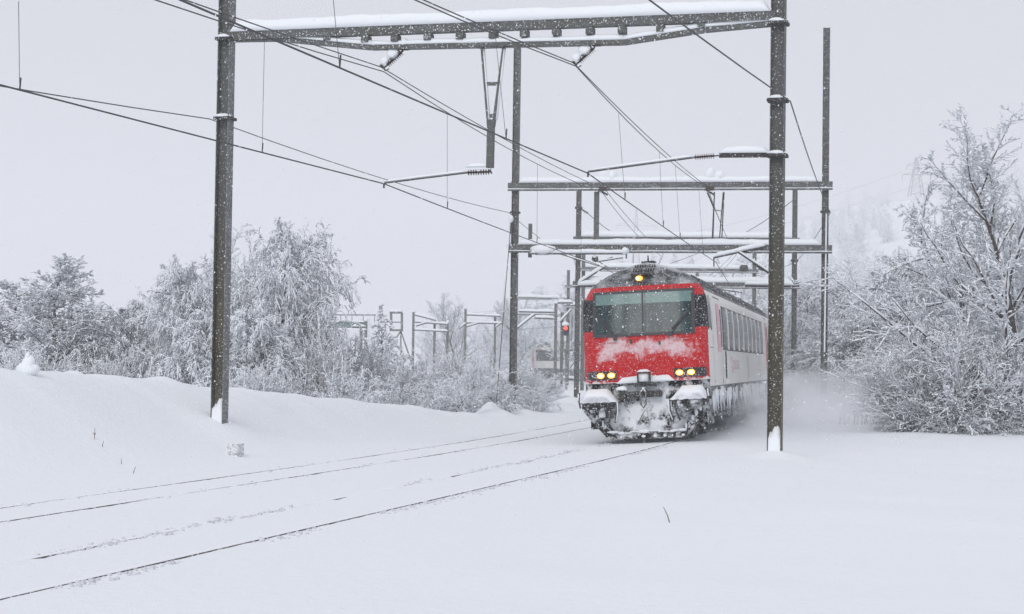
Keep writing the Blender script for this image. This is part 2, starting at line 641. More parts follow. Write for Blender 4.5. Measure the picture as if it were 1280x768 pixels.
# upper chord: lipped channel
m = MB()
ua, ub = G1L + 0.1, G1R - 0.1
zc_u = ztop
m.bb(G1L - 0.1, G1R - 0.05, -0.11, 0.11, zc_u - 0.07, zc_u + 0.07)
m.bb(G1L - 0.1, G1R - 0.05, -0.125, -0.112, zc_u - 0.08, zc_u + 0.085)
m.build('upper_chord', M_POST, r)
# lower chord bends down between the posts
def g1z(px, py): return G1.lp(px, py)
pts = [g1z(285, 50), g1z(345, 49), g1z(465, 60), g1z(780, 53.5), g1z(880, 38), g1z(966, 30)]
m = MB()
for (a, za), (b, zb) in zip(pts[:-1], pts[1:]):
    m.beam((a, 0, za), (b, 0, zb), 0.18, 0.085)
m.build('lower_chord', M_POST, r)
for px in (411, 458, 495, 536, 576, 617, 656, 696, 738, 778, 826, 877):
    u, z = G1.lp(px, 45)
    zb = np.interp(u, [p[0] for p in pts], [p[1] for p in pts])
    m = MB()
    m.bb(u - 0.07, u + 0.07, -0.12, 0.12, max(zb + 0.05, zc_u - 0.22), zc_u - 0.088)
    m.build('strut', M_POST, r)
m = MB()
m.snowcap((G1L + 0.12, 0, zc_u + 0.087), (G1R - 0.14, 0, zc_u + 0.082), 0.30, 0.25, 3, rough=0.10)
for i, ((a, za), (b, zb)) in enumerate(zip(pts[:-1], pts[1:])):
    m.snowcap((a, 0, za + 0.045), (b, 0, zb + 0.045), 0.19, 0.10, 20 + i, flatends=True)
m.build('girder_snow', M_SNOW, r, True)
for u, z in ((G1L, G1.lp(275, 149)[1]), (G1L, G1.lp(275, 50)[1]), (G1R, G1.lp(970, 30)[1]), (G1R, G1.lp(970, 126)[1]), (G1R, G1.lp(970, 195)[1])):
    clamp_ring(u, z).build('clamp', M_DARK, r)
    m = MB()
    m.blob((u - 0.02, -0.06, z + 0.05), (0.16, 0.13, 0.05), int(z * 10))
    m.build('clamp_snow', M_SNOW, r, True)
# hanging V bracket
m = MB()
u0, z0 = G1.lp(603, 60); u1, z1 = G1.lp(611, 158)
u2, z2 = G1.lp(630, 60); u3, z3 = G1.lp(617, 158)
ub0, zb0 = G1.lp(614, 150); ub1, zb1 = G1.lp(612.5, 210)
m.beam((u0, 0, z0), (u1, 0, z1), 0.10, 0.05)
m.beam((u2, 0, z2), (u3, 0, z3), 0.10, 0.05)
for py in (105, 145):
    a = G1.lp(606.5 if py == 105 else 610, py); b = G1.lp(624 if py == 105 else 618, py)
    m.beam((a[0], 0, a[1]), (b[0], 0, b[1]), 0.08, 0.06)
m.beam((ub0, 0.0, zb0), (ub1, 0.0, zb1), 0.12, 0.13)
m.beam((u0 - 0.1, 0, z0 + 0.03), (u2 + 0.1, 0, z0 + 0.03), 0.3, 0.05)
m.build('drop_bracket', M_POSTB, r)
m = MB()
for a_, b_ in (((603, 62), (610, 150)), ((629, 62), (619, 150))):
    a = G1.lp(*a_); b = G1.lp(*b_)
    m.beam((a[0] + 0.035, -0.02, a[1]), (b[0] + 0.035, -0.02, b[1]), 0.08, 0.02)
a = G1.lp(613, 212)
m.snowcap((a[0] - 0.5, 0, a[1] + 0.05), (a[0] + 0.05, 0, a[1] + 0.05), 0.1, 0.08, 9)
m.build('bracket_snow', M_SNOW, r, True)
# steady arms
def steady(g, root, ins0, ins1, rod1, stub0, stub1, sr=0.035, rad=0.06, cnt=9):
    I0, I1, R1_, S0, S1 = [Vector((g.lp(*p)[0], 0, g.lp(*p)[1])) for p in (ins0, ins1, rod1, stub0, stub1)]
    m = MB(); m.disc_stack(I0, I1, rad, cnt, 0.02); m.build('insulator', M_INS, root)
    m = MB(); m.tube([I1, R1_], sr * 0.55, 6)
    m.tube([R1_, R1_ + Vector((0, 0, -0.1))], 0.018, 5)
    m.beam(S0, S1, sr * 2, sr * 2.4); m.tube([S1, I0], 0.015, 5)
    m.build('steady_arm', M_DARK, root)
    m = MB(); m.snowcap(I1 + Vector((0, 0, 0.02)), R1_ + Vector((0, 0, 0.02)), 0.05, 0.035, int(ins0[0]))
    m.snowcap(S1 + Vector((0, 0, sr * 1.2)) if S1.x < S0.x else S0 + Vector((0, 0, sr * 1.2)), S0 + Vector((0, 0, sr * 1.2)) if S1.x < S0.x else S1 + Vector((0, 0, sr * 1.2)), sr * 2.4, 0.13, int(ins0[0]) + 3)
    m.build('arm_snow', M_SNOW, root, True)
steady(G1, r, (612, 215), (584, 216), (480, 229), (614, 214.5), (613, 215))
steady(G1, r, (893, 195), (868, 197), (735, 215), (964, 194), (899, 194.5))
# messenger insulators hung from lower chord
for top, bot in (((506, 62), (480, 85)), ((746, 57), (720, 81))):
    a = G1.lp(*top); b = G1.lp(*bot)
    A, B = Vector((a[0], 0, a[1])), Vector((b[0], 0, b[1]))
    m = MB(); m.disc_stack(A.lerp(B, 0.15), A.lerp(B, 0.85), 0.075, 9, 0.025); m.build('insulator', M_INS, r)
    m = MB(); m.tube([A + Vector((0.02, 0, 0.05)), A.lerp(B, 0.2)], 0.022, 5); m.box(A + Vector((0, 0, 0.02)), (0.14, 0.14, 0.06)); m.tube([A.lerp(B, 0.82), B, B + Vector((-0.08, 0, 0.06))], 0.02, 5)
    m.tube([B + Vector((-0.06, 0, 0.1)), B + Vector((0.03, 0, -0.06)), B + Vector((0.1, 0, -0.02))], 0.015, 5)
    m.build('hanger', M_DARK, r)
    m = MB(); m.blob(A.lerp(B, 0.45) + Vector((-0.06, 0, 0.08)), (0.13, 0.08, 0.12), 4); m.blob(A.lerp(B, 0.8) + Vector((-0.08, 0, 0.06)), (0.09, 0.07, 0.09), 5); m.blob(A + Vector((0, 0, 0.11)), (0.09, 0.1, 0.1), 6)
    m.build('insulator_snow', M_SNOW, r, True)


# --- gantry 2
def simple_gantry(g, ul, ur, zt_l, zt_r, levels, label, mat=M_POST, dep=0.24, over=0.25, chord=0.17, snow=0.22, base_l=None):
    root = gantry_root(g, label)
    for u, zt in ((ul, zt_l), (ur, zt_r)):
        z = z_at(g, u)
        hpost(u, z - 0.5, zt, dep, dep).build('post', mat, root)
    for i, z in enumerate(levels):
        m = MB()
        m.bb(ul - over, ur + over, -0.22, -0.13, z - chord / 2, z + chord / 2)
        m.bb(ul - over, ur + over, 0.13, 0.22, z - chord / 2, z + chord / 2)
        m.bb(ul - over, ur + over, -0.24, -0.20, z - chord / 2 - 0.11, z - chord / 2 - 0.05)
        for k in range(10):
            uu = ul + 0.3 + (ur - ul - 0.6) * k / 9
            m.bb(uu - 0.03, uu + 0.03, -0.128, 0.128, z - chord / 2 + 0.01, z + chord / 2 - 0.01)
        m.build('girder', mat, root)
        m = MB()
        a = ul + dep / 2 + 0.02; b = ur - dep / 2 - 0.02
        m.snowcap((a, 0, z + chord / 2), (b, 0, z + chord / 2), 0.48, snow, 50 + i + int(g.d), rough=0.12)
        m.snowcap((ul - over, 0, z + chord / 2), (ul - dep / 2 - 0.01, 0, z + chord / 2), 0.42, snow * 0.5, 51)
        m.snowcap((ur + dep / 2 + 0.01, 0, z + chord / 2), (ur + over, 0, z + chord / 2), 0.42, snow * 0.5, 52)
        m.snowcap((ul - over, -0.22, z - chord / 2 - 0.05), (ur + over, -0.22, z - chord / 2 - 0.05), 0.09, 0.035, 53, flatends=True)
        m.build('girder_snow', M_SNOW, root, True)
    return root


z_hi = G2.lp(835, 232)[1]
z_lo = G2.lp(835, 310)[1]
r2 = simple_gantry(G2, G2L, G2R, G2.lp(645, 57)[1], G2.lp(1033, 35)[1], (z_hi, z_lo), 'second overhead line gantry, two snow laden girders one above the other on thin posts', chord=0.19)
# hanging steel between the two girders
def hang(g, root, px, y0, y1, w=0.16, mat=M_POSTB, name='hanger'):
    a = g.lp(px, y0); b = g.lp(px, y1)
    m = MB(); m.bb(a[0] - w / 2, a[0] + w / 2, -0.1, 0.1, b[1], a[1]); return m.build(name, mat, root)
hang(G2, r2, 746, 240, 303, 0.17)
hang(G2, r2, 663, 280, 322, 0.11)
for a_, b_ in (((884, 241), (893, 262)), ((893, 240), (891, 304)), ((905, 240), (902, 304)), ((893, 241), (890, 303)), ((904, 241), (899, 303)), ((891, 262), (903, 264))):
    a = G2.lp(*a_); b = G2.lp(*b_)
    m = MB(); m.tube([(a[0], 0.02, a[1]), (b[0], 0.02, b[1])], 0.022, 5); m.build('hanger', M_DARK, r2)
for px in (755, 888):
    u, z = G2.lp(px, 240)
    m = MB(); m.blob((u, 0, z_hi + 0.35), (0.22, 0.2, 0.28), px); m.blob((u + 0.3, 0, z_hi + 0.3), (0.2, 0.2, 0.24), px + 1); m.build('snow_lump', M_SNOW, r2, True)
    m = MB(); m.box((u, -0.2, z_hi - 0.14), (0.3, 0.2, 0.14)); m.disc_stack((u - 0.2, -0.1, z_hi - 0.15), (u + 0.15, -0.1, z_hi - 0.35), 0.07, 5); m.build('insulator', M_INS, r2)
# cantilever with tube for the left track
def arm(g, root, pts, rad=0.035, snow=0.1, name='cantilever_arm', seed=1, w=-0.3):
    P = [Vector((g.lp(*p)[0], w, g.lp(*p)[1])) for p in pts]
    m = MB(); m.tube(P, rad, 6); m.build(name, M_DARK, root)
    if snow:
        m = MB()
        for i, (a, b) in enumerate(zip(P[:-1], P[1:])):
            if abs(a.x - b.x) < 0.1: continue
            if a.x > b.x: a, b = b, a
            m.snowcap(a + Vector((0, 0, rad * 0.6)), b + Vector((0, 0, rad * 0.6)), rad * 2.6, snow, seed + i)
        m.build('arm_snow', M_SNOW, root, True)
arm(G2, r2, [(664, 318), (785, 318)], 0.035, 0.13)
arm(G2, r2, [(784, 316), (784, 324)], 0.03, 0)
arm(G2, r2, [(748, 328), (780, 323)], 0.025, 0.05)
arm(G2, r2, [(893, 323), (957, 309)], 0.04, 0.16)
arm(G2, r2, [(920, 314), (962, 342)], 0.04, 0.10)
arm(G2, r2, [(893, 322), (893, 334)], 0.025, 0)
u, z = G2.lp(676, 318)
m = MB(); m.disc_stack((u - 0.15, -0.3, z), (u + 0.35, -0.3, z), 0.075, 7, 0.03); m.build('insulator', M_INS, r2)
m = MB(); m.blob((u + 0.15, -0.3, z + 0.15), (0.5, 0.13, 0.17), 3); m.blob(Vector((G2.lp(783, 318)[0], -0.3, G2.lp(783, 318)[1] + 0.1)), (0.16, 0.12, 0.13), 8)
m.build('insulator_snow', M_SNOW, r2, True)
u, z = G2.lp(745, 323)
m = MB(); m.blob((u, -0.3, z - 0.03), (0.13, 0.12, 0.12), 2); m.build('fitting', M_DARK, r2)
for u, py, px in ((G2L, 266, 640), (G2R, 265, 1031)):
    z = G2.lp(px, py)[1]
    clamp_ring(u, z, 0.31, 0.06).build('clamp', M_DARK, r2)
# stay wire at the left post, earth rod at the right
a = G2.wp(641, 275) - G2.o
A = Vector((a.dot(G2.g), -0.35, a.z))
pb = at(619, 512, 59.5)
lb = pb - G2.o
B = Vector((lb.dot(G2.g), lb.dot(G2.t), gz(pb.x, pb.y) - 0.05))
m = MB(); m.tube([A, A.lerp(B, 0.5), B], 0.016, 5); m.disc_stack(A.lerp(B, 0.02), A.lerp(B, 0.08), 0.07, 4, 0.03); m.build('stay_wire', M_DARK, r2)
m = MB(); m.beam(A + Vector((-0.03, -0.03, 0)), A.lerp(B, 0.48) + Vector((-0.03, -0.03, 0)), 0.05, 0.05); m.blob(A, (0.09, 0.09, 0.14), 3); m.build('stay_snow', M_SNOW, r2, True)
a = G2.lp(1033, 268)
m = MB(); m.tube([(a[0], -0.2, a[1]), (a[0] - 0.03, -0.2, 2.2)], 0.03, 6); m.build('earth_rod', M_SNOW, r2)

# --- gantry 3 and 4, and the ones following the curve
u3l, u3r = G3.lp(721, 450)[0], G3.lp(992, 450)[0]
zt3 = G3.lp(721, 236)[1]
r3 = simple_gantry(G3, u3l, u3r, zt3, zt3, (8.05, G3.lp(900, 356)[1]), 'third overhead line gantry, its left post close beside the train cab', chord=0.2, dep=0.25, snow=0.3)
arm(G3, r3, [(722, 358), (752, 357)], 0.05, 0.30)
arm(G3, r3, [(722, 356), (757, 334)], 0.045, 0.2)
arm(G3, r3, [(700, 318), (745, 332), (759, 336)], 0.03, 0.05)
arm(G3, r3, [(750, 327), (766, 322)], 0.03, 0.03)
arm(G3, r3, [(748, 327), (762, 336)], 0.03, 0.03)
arm(G3, r3, [(930, 357), (992, 358)], 0.06, 0.2)
arm(G3, r3, [(940, 330), (985, 357)], 0.04, 0.15)
for px, py in ((722, 260), (722, 324), (992, 326), (992, 357)):
    u, z = G3.lp(px, py)
    clamp_ring(u3l if px < 800 else u3r, z, 0.33, 0.1).build('clamp', M_DARK, r3)
m = MB(); a = G3.lp(724, 260); b = G3.lp(735, 267); m.disc_stack((a[0], 0, a[1]), (b[0], 0, b[1]), 0.09, 5, 0.03); m.build('insulator', M_INS, r3)

u4l, u4r = G4.lp(728, 440)[0], G4.lp(942, 440)[0]
r4 = simple_gantry(G4, u4l, u4r, G4.lp(728, 310)[1], G4.lp(942, 310)[1], (G4.lp(900, 338)[1],), 'fourth overhead line gantry, small and pale, rising above the train roof', mat=M_GALV, chord=0.17, dep=0.24, snow=0.3)
arm(G4, r4, [(885, 366), (926, 374), (926, 366), (885, 360)], 0.05, 0.1)
m = MB(); u, z = G4.lp(941, 335); m.blob((u - 0.6, -0.2, z), (0.3, 0.2, 0.3), 1); m.blob((u + 0.6, -0.2, z), (0.3, 0.2, 0.2), 2); m.build('fitting', M_DARK, r4)
FAR = []
for i, (d, lab) in enumerate(((140, 'fifth gantry along the line, hazy, mostly behind the cab of the train'), (168, 'farthest gantry along the line, faint in the haze beside the last coaches'))):
    g = Fr(d)
    rr = simple_gantry(g, -5.3, 5.3, 9.2, 9.2, (7.9, 6.3), lab, mat=M_GALV, chord=0.13, dep=0.22, snow=0.28)
    FAR.append(g)

# far masts and portals left of the line, along the bend
def far_portal(pxs, ytop, ybase, d, beams, label, braces=(), name='catenary_portal', cat='gantry', mat=M_POST, w=0.22):
    o = at(pxs[0], ybase, d)
    root = empty(name, o, (0, 0, 0), label, cat, 'distant portals and masts along the bend')
    s = d / F
    for i, px in enumerate(pxs):
        yt = ytop[i] if isinstance(ytop, (list, tuple)) else ytop
        a = at(px, yt, d) - o; b = at(px, ybase, d) - o
        m = MB(); m.bb(a.x - w / 2, a.x + w / 2, -w / 2 + 0.6 * i, w / 2 + 0.6 * i, -2.5, a.z); m.build('post', mat, root)
        m = MB(); m.blob((a.x, 0.6 * i, a.z + 0.05), (w * 0.7, w * 0.7, 0.2), i); m.build('post_snow', M_SNOW, root, True)
    mm, ms = MB(), MB()
    for (x0, y0, x1, y1) in beams:
        a = at(x0, y0, d) - o; b = at(x1, y1, d) - o
        mm.beam(a, b, 0.2, 0.10); ms.snowcap(a + Vector((0, 0, 0.05)), b + Vector((0, 0, 0.05)), 0.26, 0.2, int(x0))
    mm.build('girder', mat, root); ms.build('girder_snow', M_SNOW, root, True)
    return root
far_portal([695, 703], [379, 390], 482, 128, [(648, 390, 693, 391), (697, 379, 716, 379), (640, 416, 668, 394), (700, 403, 714, 388), (668, 398, 694, 399)], 'tall single mast with long snow covered arms left of the red signal lamp')
far_portal([582, 619], [386, 393], 446, 165, [(583, 394, 626, 396), (583, 404, 627, 405), (583, 409, 600, 404), (619, 410, 627, 404), (583, 404, 575, 411)], 'portal with three stacked arms, rightmost above the hedge before the second gantry post')
far_portal([517, 543, 559], [390, 402, 403], 466, 160, [(518, 394, 545, 401), (518, 403, 560, 406), (518, 413, 560, 415), (520, 408, 540, 402)], 'portal on three posts right of the thin spruce with sloping top arm')
far_portal([457.5, 451], [401, 403], 467, 150, [(440, 409, 458, 409)], 'pair of thin posts carrying the end of the green footbridge', w=0.24)

# lattice signal tower
d = 170
o = at(495, 470, d)
root = empty('signal_tower', o, (0, 0, 0), 'small cage platform on splayed legs behind the thin snowy spruce', 'signal tower')
m = MB()
for px in (488.5, 502):
    a = at(px, 391, d) - o; b = at(px, 414, d) - o
    m = MB(); m.beam(a, b, 0.18, 0.18); m.build('cage_post', M_GALV, root)
    m = MB(); m.beam(a + Vector((0, 1.2, 0)), b + Vector((0, 1.2, 0)), 0.15, 0.15); m.build('cage_post', M_GALV, root)
m = MB()
for y in (391, 403, 413):
    a = at(487, y, d) - o; b = at(503, y, d) - o
    m = MB(); m.beam(a, b, 0.2, 0.2 if y != 403 else 0.1); m.build('cage_rail', M_GALV, root)
m = MB(); a = at(487, 390, d) - o; b = at(503, 390, d) - o; m.snowcap(a, b, 0.9, 0.3, 2); m.build('platform_snow', M_SNOW, root, True)
for x0, x1, y1 in ((501, 501, 470), (501, 520, 470), (501, 484, 440)):
    m = MB(); a = at(x0, 414, d) - o; b = at(x1, y1, d) - o; m.beam(a, b, 0.14, 0.14); m.build('leg', M_GALV, root)
# green footbridge
M_GREEN = iced('green_panel', (0.10, 0.17, 0.16, 1), (0.13, 0.2, 0.19, 1), 0.6, 0, 0.6, 8)
d = 150
o = at(440, 470, d)
root = empty('footbridge', o, (0, 0, 0), 'footbridge with a green side panel and thin railing between the big birch and thin spruce', 'footbridge')
m = MB(); a = at(300, 400, d) - o; b = at(459, 403, d) - o
c0 = at(300, 411, d) - o; c1 = at(459, 411, d) - o
m.add([a, b, c1, c0, a + Vector((0, 0.3, 0)), b + Vector((0, 0.3, 0)), c1 + Vector((0, 0.3, 0)), c0 + Vector((0, 0.3, 0))], [(0, 3, 2, 1), (4, 5, 6, 7), (0, 1, 5, 4), (3, 7, 6, 2), (0, 4, 7, 3), (1, 2, 6, 5)])
m.build('side_panel', M_GREEN, root)
m = MB()
m.beam(at(300, 393.5, d) - o, at(470, 394, d) - o, 0.08, 0.1)
for px in range(300, 470, 14): m.beam(at(px, 394, d) - o, at(px, 403, d) - o, 0.06, 0.06)
m.build('railing', M_GALV, root)
m = MB(); m.snowcap(a + Vector((0, 0.15, 0)), b + Vector((0, 0.15, 0)), 0.5, 0.15, 6)
m.snowcap(c0 + Vector((0, -.05, -0.1)), c1 + Vector((0, -.05, -0.1)), 0.2, 0.15, 7)
m.build('deck_snow', M_SNOW, root, True)

# ------------------------------------------------------------------ wires
def wire_pts(P, sag, n=8):
    out = []
    for i, (a, b) in enumerate(zip(P[:-1], P[1:])):
        for k in range(n):
            q = k / n
            p = a.lerp(b, q)
            p.z -= sag * 4 * q * (1 - q)
            out.append(p)
    out.append(P[-1])
    return out
def extrap(e, g): return e + (e - g) * 2.5
def line_top(d, u, z): return on_line(d, u, z)
w_end = [(140, 0), (168, 0), (200, 0)]
def chain(edge, g1p, g2p, g3p, u, z):
    E = at(*edge)
    return [extrap(E, g1p), g1p, g2p, g3p] + [on_line(dd, u, z) for dd in (113, 140, 168, 200)]
# right (near) track
mr = chain((553, 0, 24.9), G1.wp(720, 83), G2.wp(885, 236), on_line(87.4, 1.9, 7.3), 1.9, 7.3)
mr2 = chain((548, 0, 24.7), G1.wp(717, 79), G2.wp(882, 232), on_line(87.4, 1.8, 7.4), 1.8, 7.4)
crr = chain((232, 0, 17.3), G1.wp(735, 217), G2.wp(895, 328), on_line(87.4, 1.9, 5.3), 1.9, 5.3)
ml = chain((241, 0, 24.0), G1.wp(480, 90), G2.wp(753, 241), on_line(87.4, -1.9, 7.2), -1.9, 7.2)
ml2 = chain((255, 0, 24.4), G1.wp(476, 84), G2.wp(757, 238), on_line(87.4, -1.8, 7.3), -1.8, 7.3)
cl = chain((0, 104, 21.6), G1.wp(480, 230), G2.wp(747, 331), on_line(87.4, -1.9, 5.1), -1.9, 5.1)

def catenary(label, mess, mess2, con, u, drops):
    root = empty('overhead_line', con[1], (0, 0, 0), label, 'overhead wires', 'overhead lines above the two tracks')
    o = con[1]
    W = {}
    for nm, P, sg, rad in (('messenger_wire', mess, 0.22, 0.011), ('messenger_wire', mess2, 0.12, 0.011), ('contact_wire', con, 0.03, 0.013)):
        pts = wire_pts(P, sg)
        W[nm if nm not in W else nm + '2'] = pts
        m = MB(); m.tube([p - o for p in pts], rad, 5); m.build(nm, M_WIRE, root)
    return root, o
def px_of(p):
    v = p - Vector((0, 0, HC))
    return 640 + F * v.dot(rt) / v.dot(fw)
def at_px(P, sg, px):
    pts = [p for p in wire_pts(P, sg, 16) if p.y > 10]
    for a, b in zip(pts[:-1], pts[1:]):
        xa, xb = px_of(a), px_of(b)
        if (xa - px) * (xb - px) <= 0 and xa != xb:
            return a.lerp(b, (px - xa) / (xb - xa))
    return None
rootR, oR = catenary('overhead wires of the nearer track, running from the top edge over the train', mr, mr2, crr, 1.9, 0)
rootL, oL = catenary('overhead wires of the farther track, sweeping in from the left edge past the first post', ml, ml2, cl, -1.9, 0)
for root, o, M_, C_, prs in ((rootR, oR, mr, crr, ((412, 419), (619, 630), (773, 781), (824, 829), (844, 850), (873, 879))), (rootL, oL, ml, cl, ((22, 20), (330, 327), (559, 559), (672, 671), (727, 726)))):
    for pt, pb in prs:
        b = at_px(C_, 0.03, pb)
        a = at_px(M_, 0.22, pt)
        if b is None: continue
        if a is None or a.z < b.z + 0.1: a = at(pt, -60, b.y)
        a = a - o; b = b - o
        m = MB(); m.tube([a, b], 0.0045 if pb > 400 else 0.004, 4); m.tube([b + Vector((0.01, 0, 0.16)), b], 0.012, 5); m.build('dropper', M_WIRE, root)

def single_wire(name, label, pts, rad, sag=0.15, cat='wire'):
    o = pts[1]
    m = MB(); m.tube([p - o for p in wire_pts(pts, sag)], rad, 5)
    ob = m.build(name, M_WIRE)
    ob.location = o
    return tag(ob, label, cat, 'single conductors fixed to the gantry posts')
E = at(0, 98, 26.7)
g1p = G1.wp(262, 149); g2p = G2.wp(636, 266)
single_wire('return_wire', 'single wire clamped to the outside of the left gantry posts', [extrap(E, g1p), g1p, g2p, G3.wp(717, 324), G4.wp(730, 360)], 0.011)
E = at(827, 0, 22.5)
g1p = G1.wp(988, 127); g2p = G2.wp(1038, 266)
single_wire('return_wire', 'single wire from the top edge to the clamp on the right gantry post', [extrap(E, g1p), g1p, g2p, G3.wp(996, 326), G4.wp(944, 345)], 0.013)
single_wire('feeder_wire', 'short feeder wire from the insulator on the third left post', [G3.wp(735, 267), G4.wp(792, 304), on_line(140, 0, 9)], 0.02, 0.2)
single_wire('feeder_wire', 'short feeder wire slanting down left from behind the big right post', [G3.wp(992, 250), G4.wp(908, 302), on_line(140, 0, 9)], 0.02, 0.2)

# ------------------------------------------------------------------ train
# materials of the train
def red_mat():
    m, nt, b = new_mat('train_red_frosted')
    tc = N(nt, 'ShaderNodeTexCoord')
    sep = N(nt, 'ShaderNodeSeparateXYZ')
    nt.links.new(tc.outputs['Object'], sep.inputs[0])
    X, Z = sep.outputs[0], sep.outputs[2]
    big = noise(nt, 1.9, 5, 0.62)
    med = noise(nt, 7, 5, 0.68)
    # frost plastered in a bow shaped band under the windscreen
    ax = mth(nt, 'ABSOLUTE', mth(nt, 'SUBTRACT', X, 0.05))
    mid = mth(nt, 'SUBTRACT', 2.16, mth(nt, 'MULTIPLY', mth(nt, 'POWER', ax, 2.0), 0.14))
    dz = mth(nt, 'ABSOLUTE', mth(nt, 'SUBTRACT', Z, mid))
    band = mth(nt, 'SUBTRACT', 1.0, mth(nt, 'DIVIDE', dz, 0.34))
    side = mth(nt, 'SUBTRACT', 1.0, mth(nt, 'POWER', mth(nt, 'DIVIDE', ax, 1.25), 4.0))
    band = mth(nt, 'MINIMUM', band, side)
    fr = mth(nt, 'ADD', band, mth(nt, 'MULTIPLY', mth(nt, 'SUBTRACT', big, 0.5), 2.2))
    fr = mth(nt, 'ADD', fr, mth(nt, 'MULTIPLY', mth(nt, 'SUBTRACT', med, 0.5), 1.3))
    f1 = ramp(nt, fr, 0.34, 0.75)
    f1 = mth(nt, 'MULTIPLY', mth(nt, 'MULTIPLY', f1, 0.72), ramp(nt, noise(nt, 13, 5, 0.8), 0.30, 0.62, (0.45, 0.45, 0.45, 1)))
    # wet snow above bottom edge
    low = mth(nt, 'ADD', mth(nt, 'DIVIDE', mth(nt, 'SUBTRACT', 1.52, Z), 0.22), mth(nt, 'MULTIPLY', mth(nt, 'SUBTRACT', med, 0.5), 2.0))
    f2 = mth(nt, 'MULTIPLY', ramp(nt, low, 0.45, 0.7), 0.85)
    sp = mth(nt, 'MULTIPLY', ramp(nt, noise(nt, 34, 2, 0.75), 0.60, 0.67), 0.42)
    sp2 = mth(nt, 'MULTIPLY', ramp(nt, noise(nt, 11, 6, 0.8), 0.5, 0.85), 0.22)
    f = mth(nt, 'MAXIMUM', mth(nt, 'MAXIMUM', f1, f2), mth(nt, 'MAXIMUM', sp, sp2))
    c = mix(nt, f, mix(nt, noise(nt, 3, 3), (0.56, 0.005, 0.007, 1), (0.46, 0.004, 0.007, 1)), SNOWC)
    nt.links.new(c, b.inputs['Base Color'])
    nt.links.new(mth(nt, 'ADD', mth(nt, 'MULTIPLY', f, 0.5), 0.4), b.inputs['Roughness'])
    b.inputs['Specular IOR Level'].default_value = 0.12
    bump(nt, b, f, 0.5, 0.02)
    return m
M_RED = red_mat()
M_BLACK = iced('train_black', (0.012, 0.013, 0.018, 1), None, 0.35, 0, 0.60, 34, cover=(9, 0.60, 0.85, 0.4), upsnow=0.95, spec=0.15)
M_ROOF = iced('train_roof_grey', (0.035, 0.038, 0.042, 1), (0.06, 0.063, 0.068, 1), 0.6, 0, 0.6, 34, cover=(2.4, 0.42, 0.75, 0.6), upsnow=0.97, spec=0.15)
M_WHITE = iced('train_white', (0.80, 0.79, 0.765, 1), (0.70, 0.69, 0.665, 1), 0.45, 0, 0.66, 20, nscale=2.2, wear_scl=(1, 1, 0.15), upsnow=0.97)
M_WFRAME = iced('window_band_grey', (0.05, 0.055, 0.06, 1), None, 0.5, 0, 0.6, 30)
M_UNDER = iced('underframe', (0.06, 0.062, 0.065, 1), (0.10, 0.10, 0.105, 1), 0.7, 0, 0.58, 16, cover=(5.5, 0.50, 0.68, 0.6), nscale=4, wear_scl=(1, 1, 0.3), spec=0.15)
M_PLOW = iced('snow_plastered_steel', (0.03, 0.03, 0.033, 1), None, 0.7, 0, 0.56, 22, cover=(2.8, 0.37, 0.50, 0.95), upsnow=0.3, spec=0.15)
M_HEAP = iced('speckled_snow', (0.74, 0.77, 0.81, 1), (0.50, 0.52, 0.56, 1), 0.9, 0, 0.9, 20, nscale=5, upsnow=0.55)
M_PLOWD = iced('plough_edge_black', (0.015, 0.015, 0.017, 1), None, 0.6, 0, 0.60, 20, cover=(4.5, 0.47, 0.60, 0.7), upsnow=0.6, spec=0.15)
M_PINK = iced('door_red_frosted', (0.55, 0.04, 0.08, 1), None, 0.5, 0, 0.56, 20, cover=(1.5, 0.05, 0.30, 0.45))
M_REDS = iced('door_red', (0.45, 0.012, 0.02, 1), None, 0.5, 0, 0.6, 22, cover=(2.5, 0.35, 0.6, 0.5))
M_LOGO = iced('logo_red', (0.50, 0.05, 0.06, 1), None, 0.5, 0, 0.5, 18, cover=(4, 0.25, 0.5, 0.6), upsnow=2)
M_YELLOW = flat('stripe_yellow', (0.6, 0.45, 0.08), 0.5)
M_AMBER = flat('lamp_amber', (1.0, 0.55, 0.12), 0.3, 0, (1.0, 0.32, 0.02), 2.6)
M_AMBC = flat('lamp_core', (1.0, 0.75, 0.3), 0.3, 0, (1.0, 0.62, 0.16), 4.5)
M_SIG = flat('lamp_red', (1.0, 0.05, 0.03), 0.3, 0, (1.0, 0.05, 0.03), 3)
M_HOUS = iced('lamp_housing', (0.02, 0.02, 0.022, 1), None, 0.4, 0, 0.6, 26, upsnow=0.5)
def glass_mat(name, lo, hi, blind=None, rough=0.12):
    m, nt, b = new_mat(name)
    tc = N(nt, 'ShaderNodeTexCoord')
    f = noise(nt, 2.6, 3, 0.5, scl=(2.0, 1, 0.5))
    c = mix(nt, ramp(nt, f, 0.35, 0.68), lo, hi)
    if blind:
        sep = N(nt, 'ShaderNodeSeparateXYZ'); nt.links.new(tc.outputs['Object'], sep.inputs[0])
        c = mix(nt, mth(nt, 'GREATER_THAN', sep.outputs[2], blind[0]), c, blind[1])
    sp = ramp(nt, noise(nt, 38, 2, 0.75), 0.63, 0.70)
    c = mix(nt, mth(nt, 'MULTIPLY', sp, 0.7), c, SNOWC)
    nt.links.new(c, b.inputs['Base Color'])
    b.inputs['Roughness'].default_value = rough
    b.inputs['Specular IOR Level'].default_value = 0.28
    return m
M_WIND = glass_mat('windscreen_glass', (0.010, 0.026, 0.030, 1), (0.038, 0.075, 0.080, 1), (3.10, (0.15, 0.24, 0.23, 1)))
M_WIN = glass_mat('coach_glass', (0.006, 0.008, 0.010, 1), (0.03, 0.036, 0.04, 1))

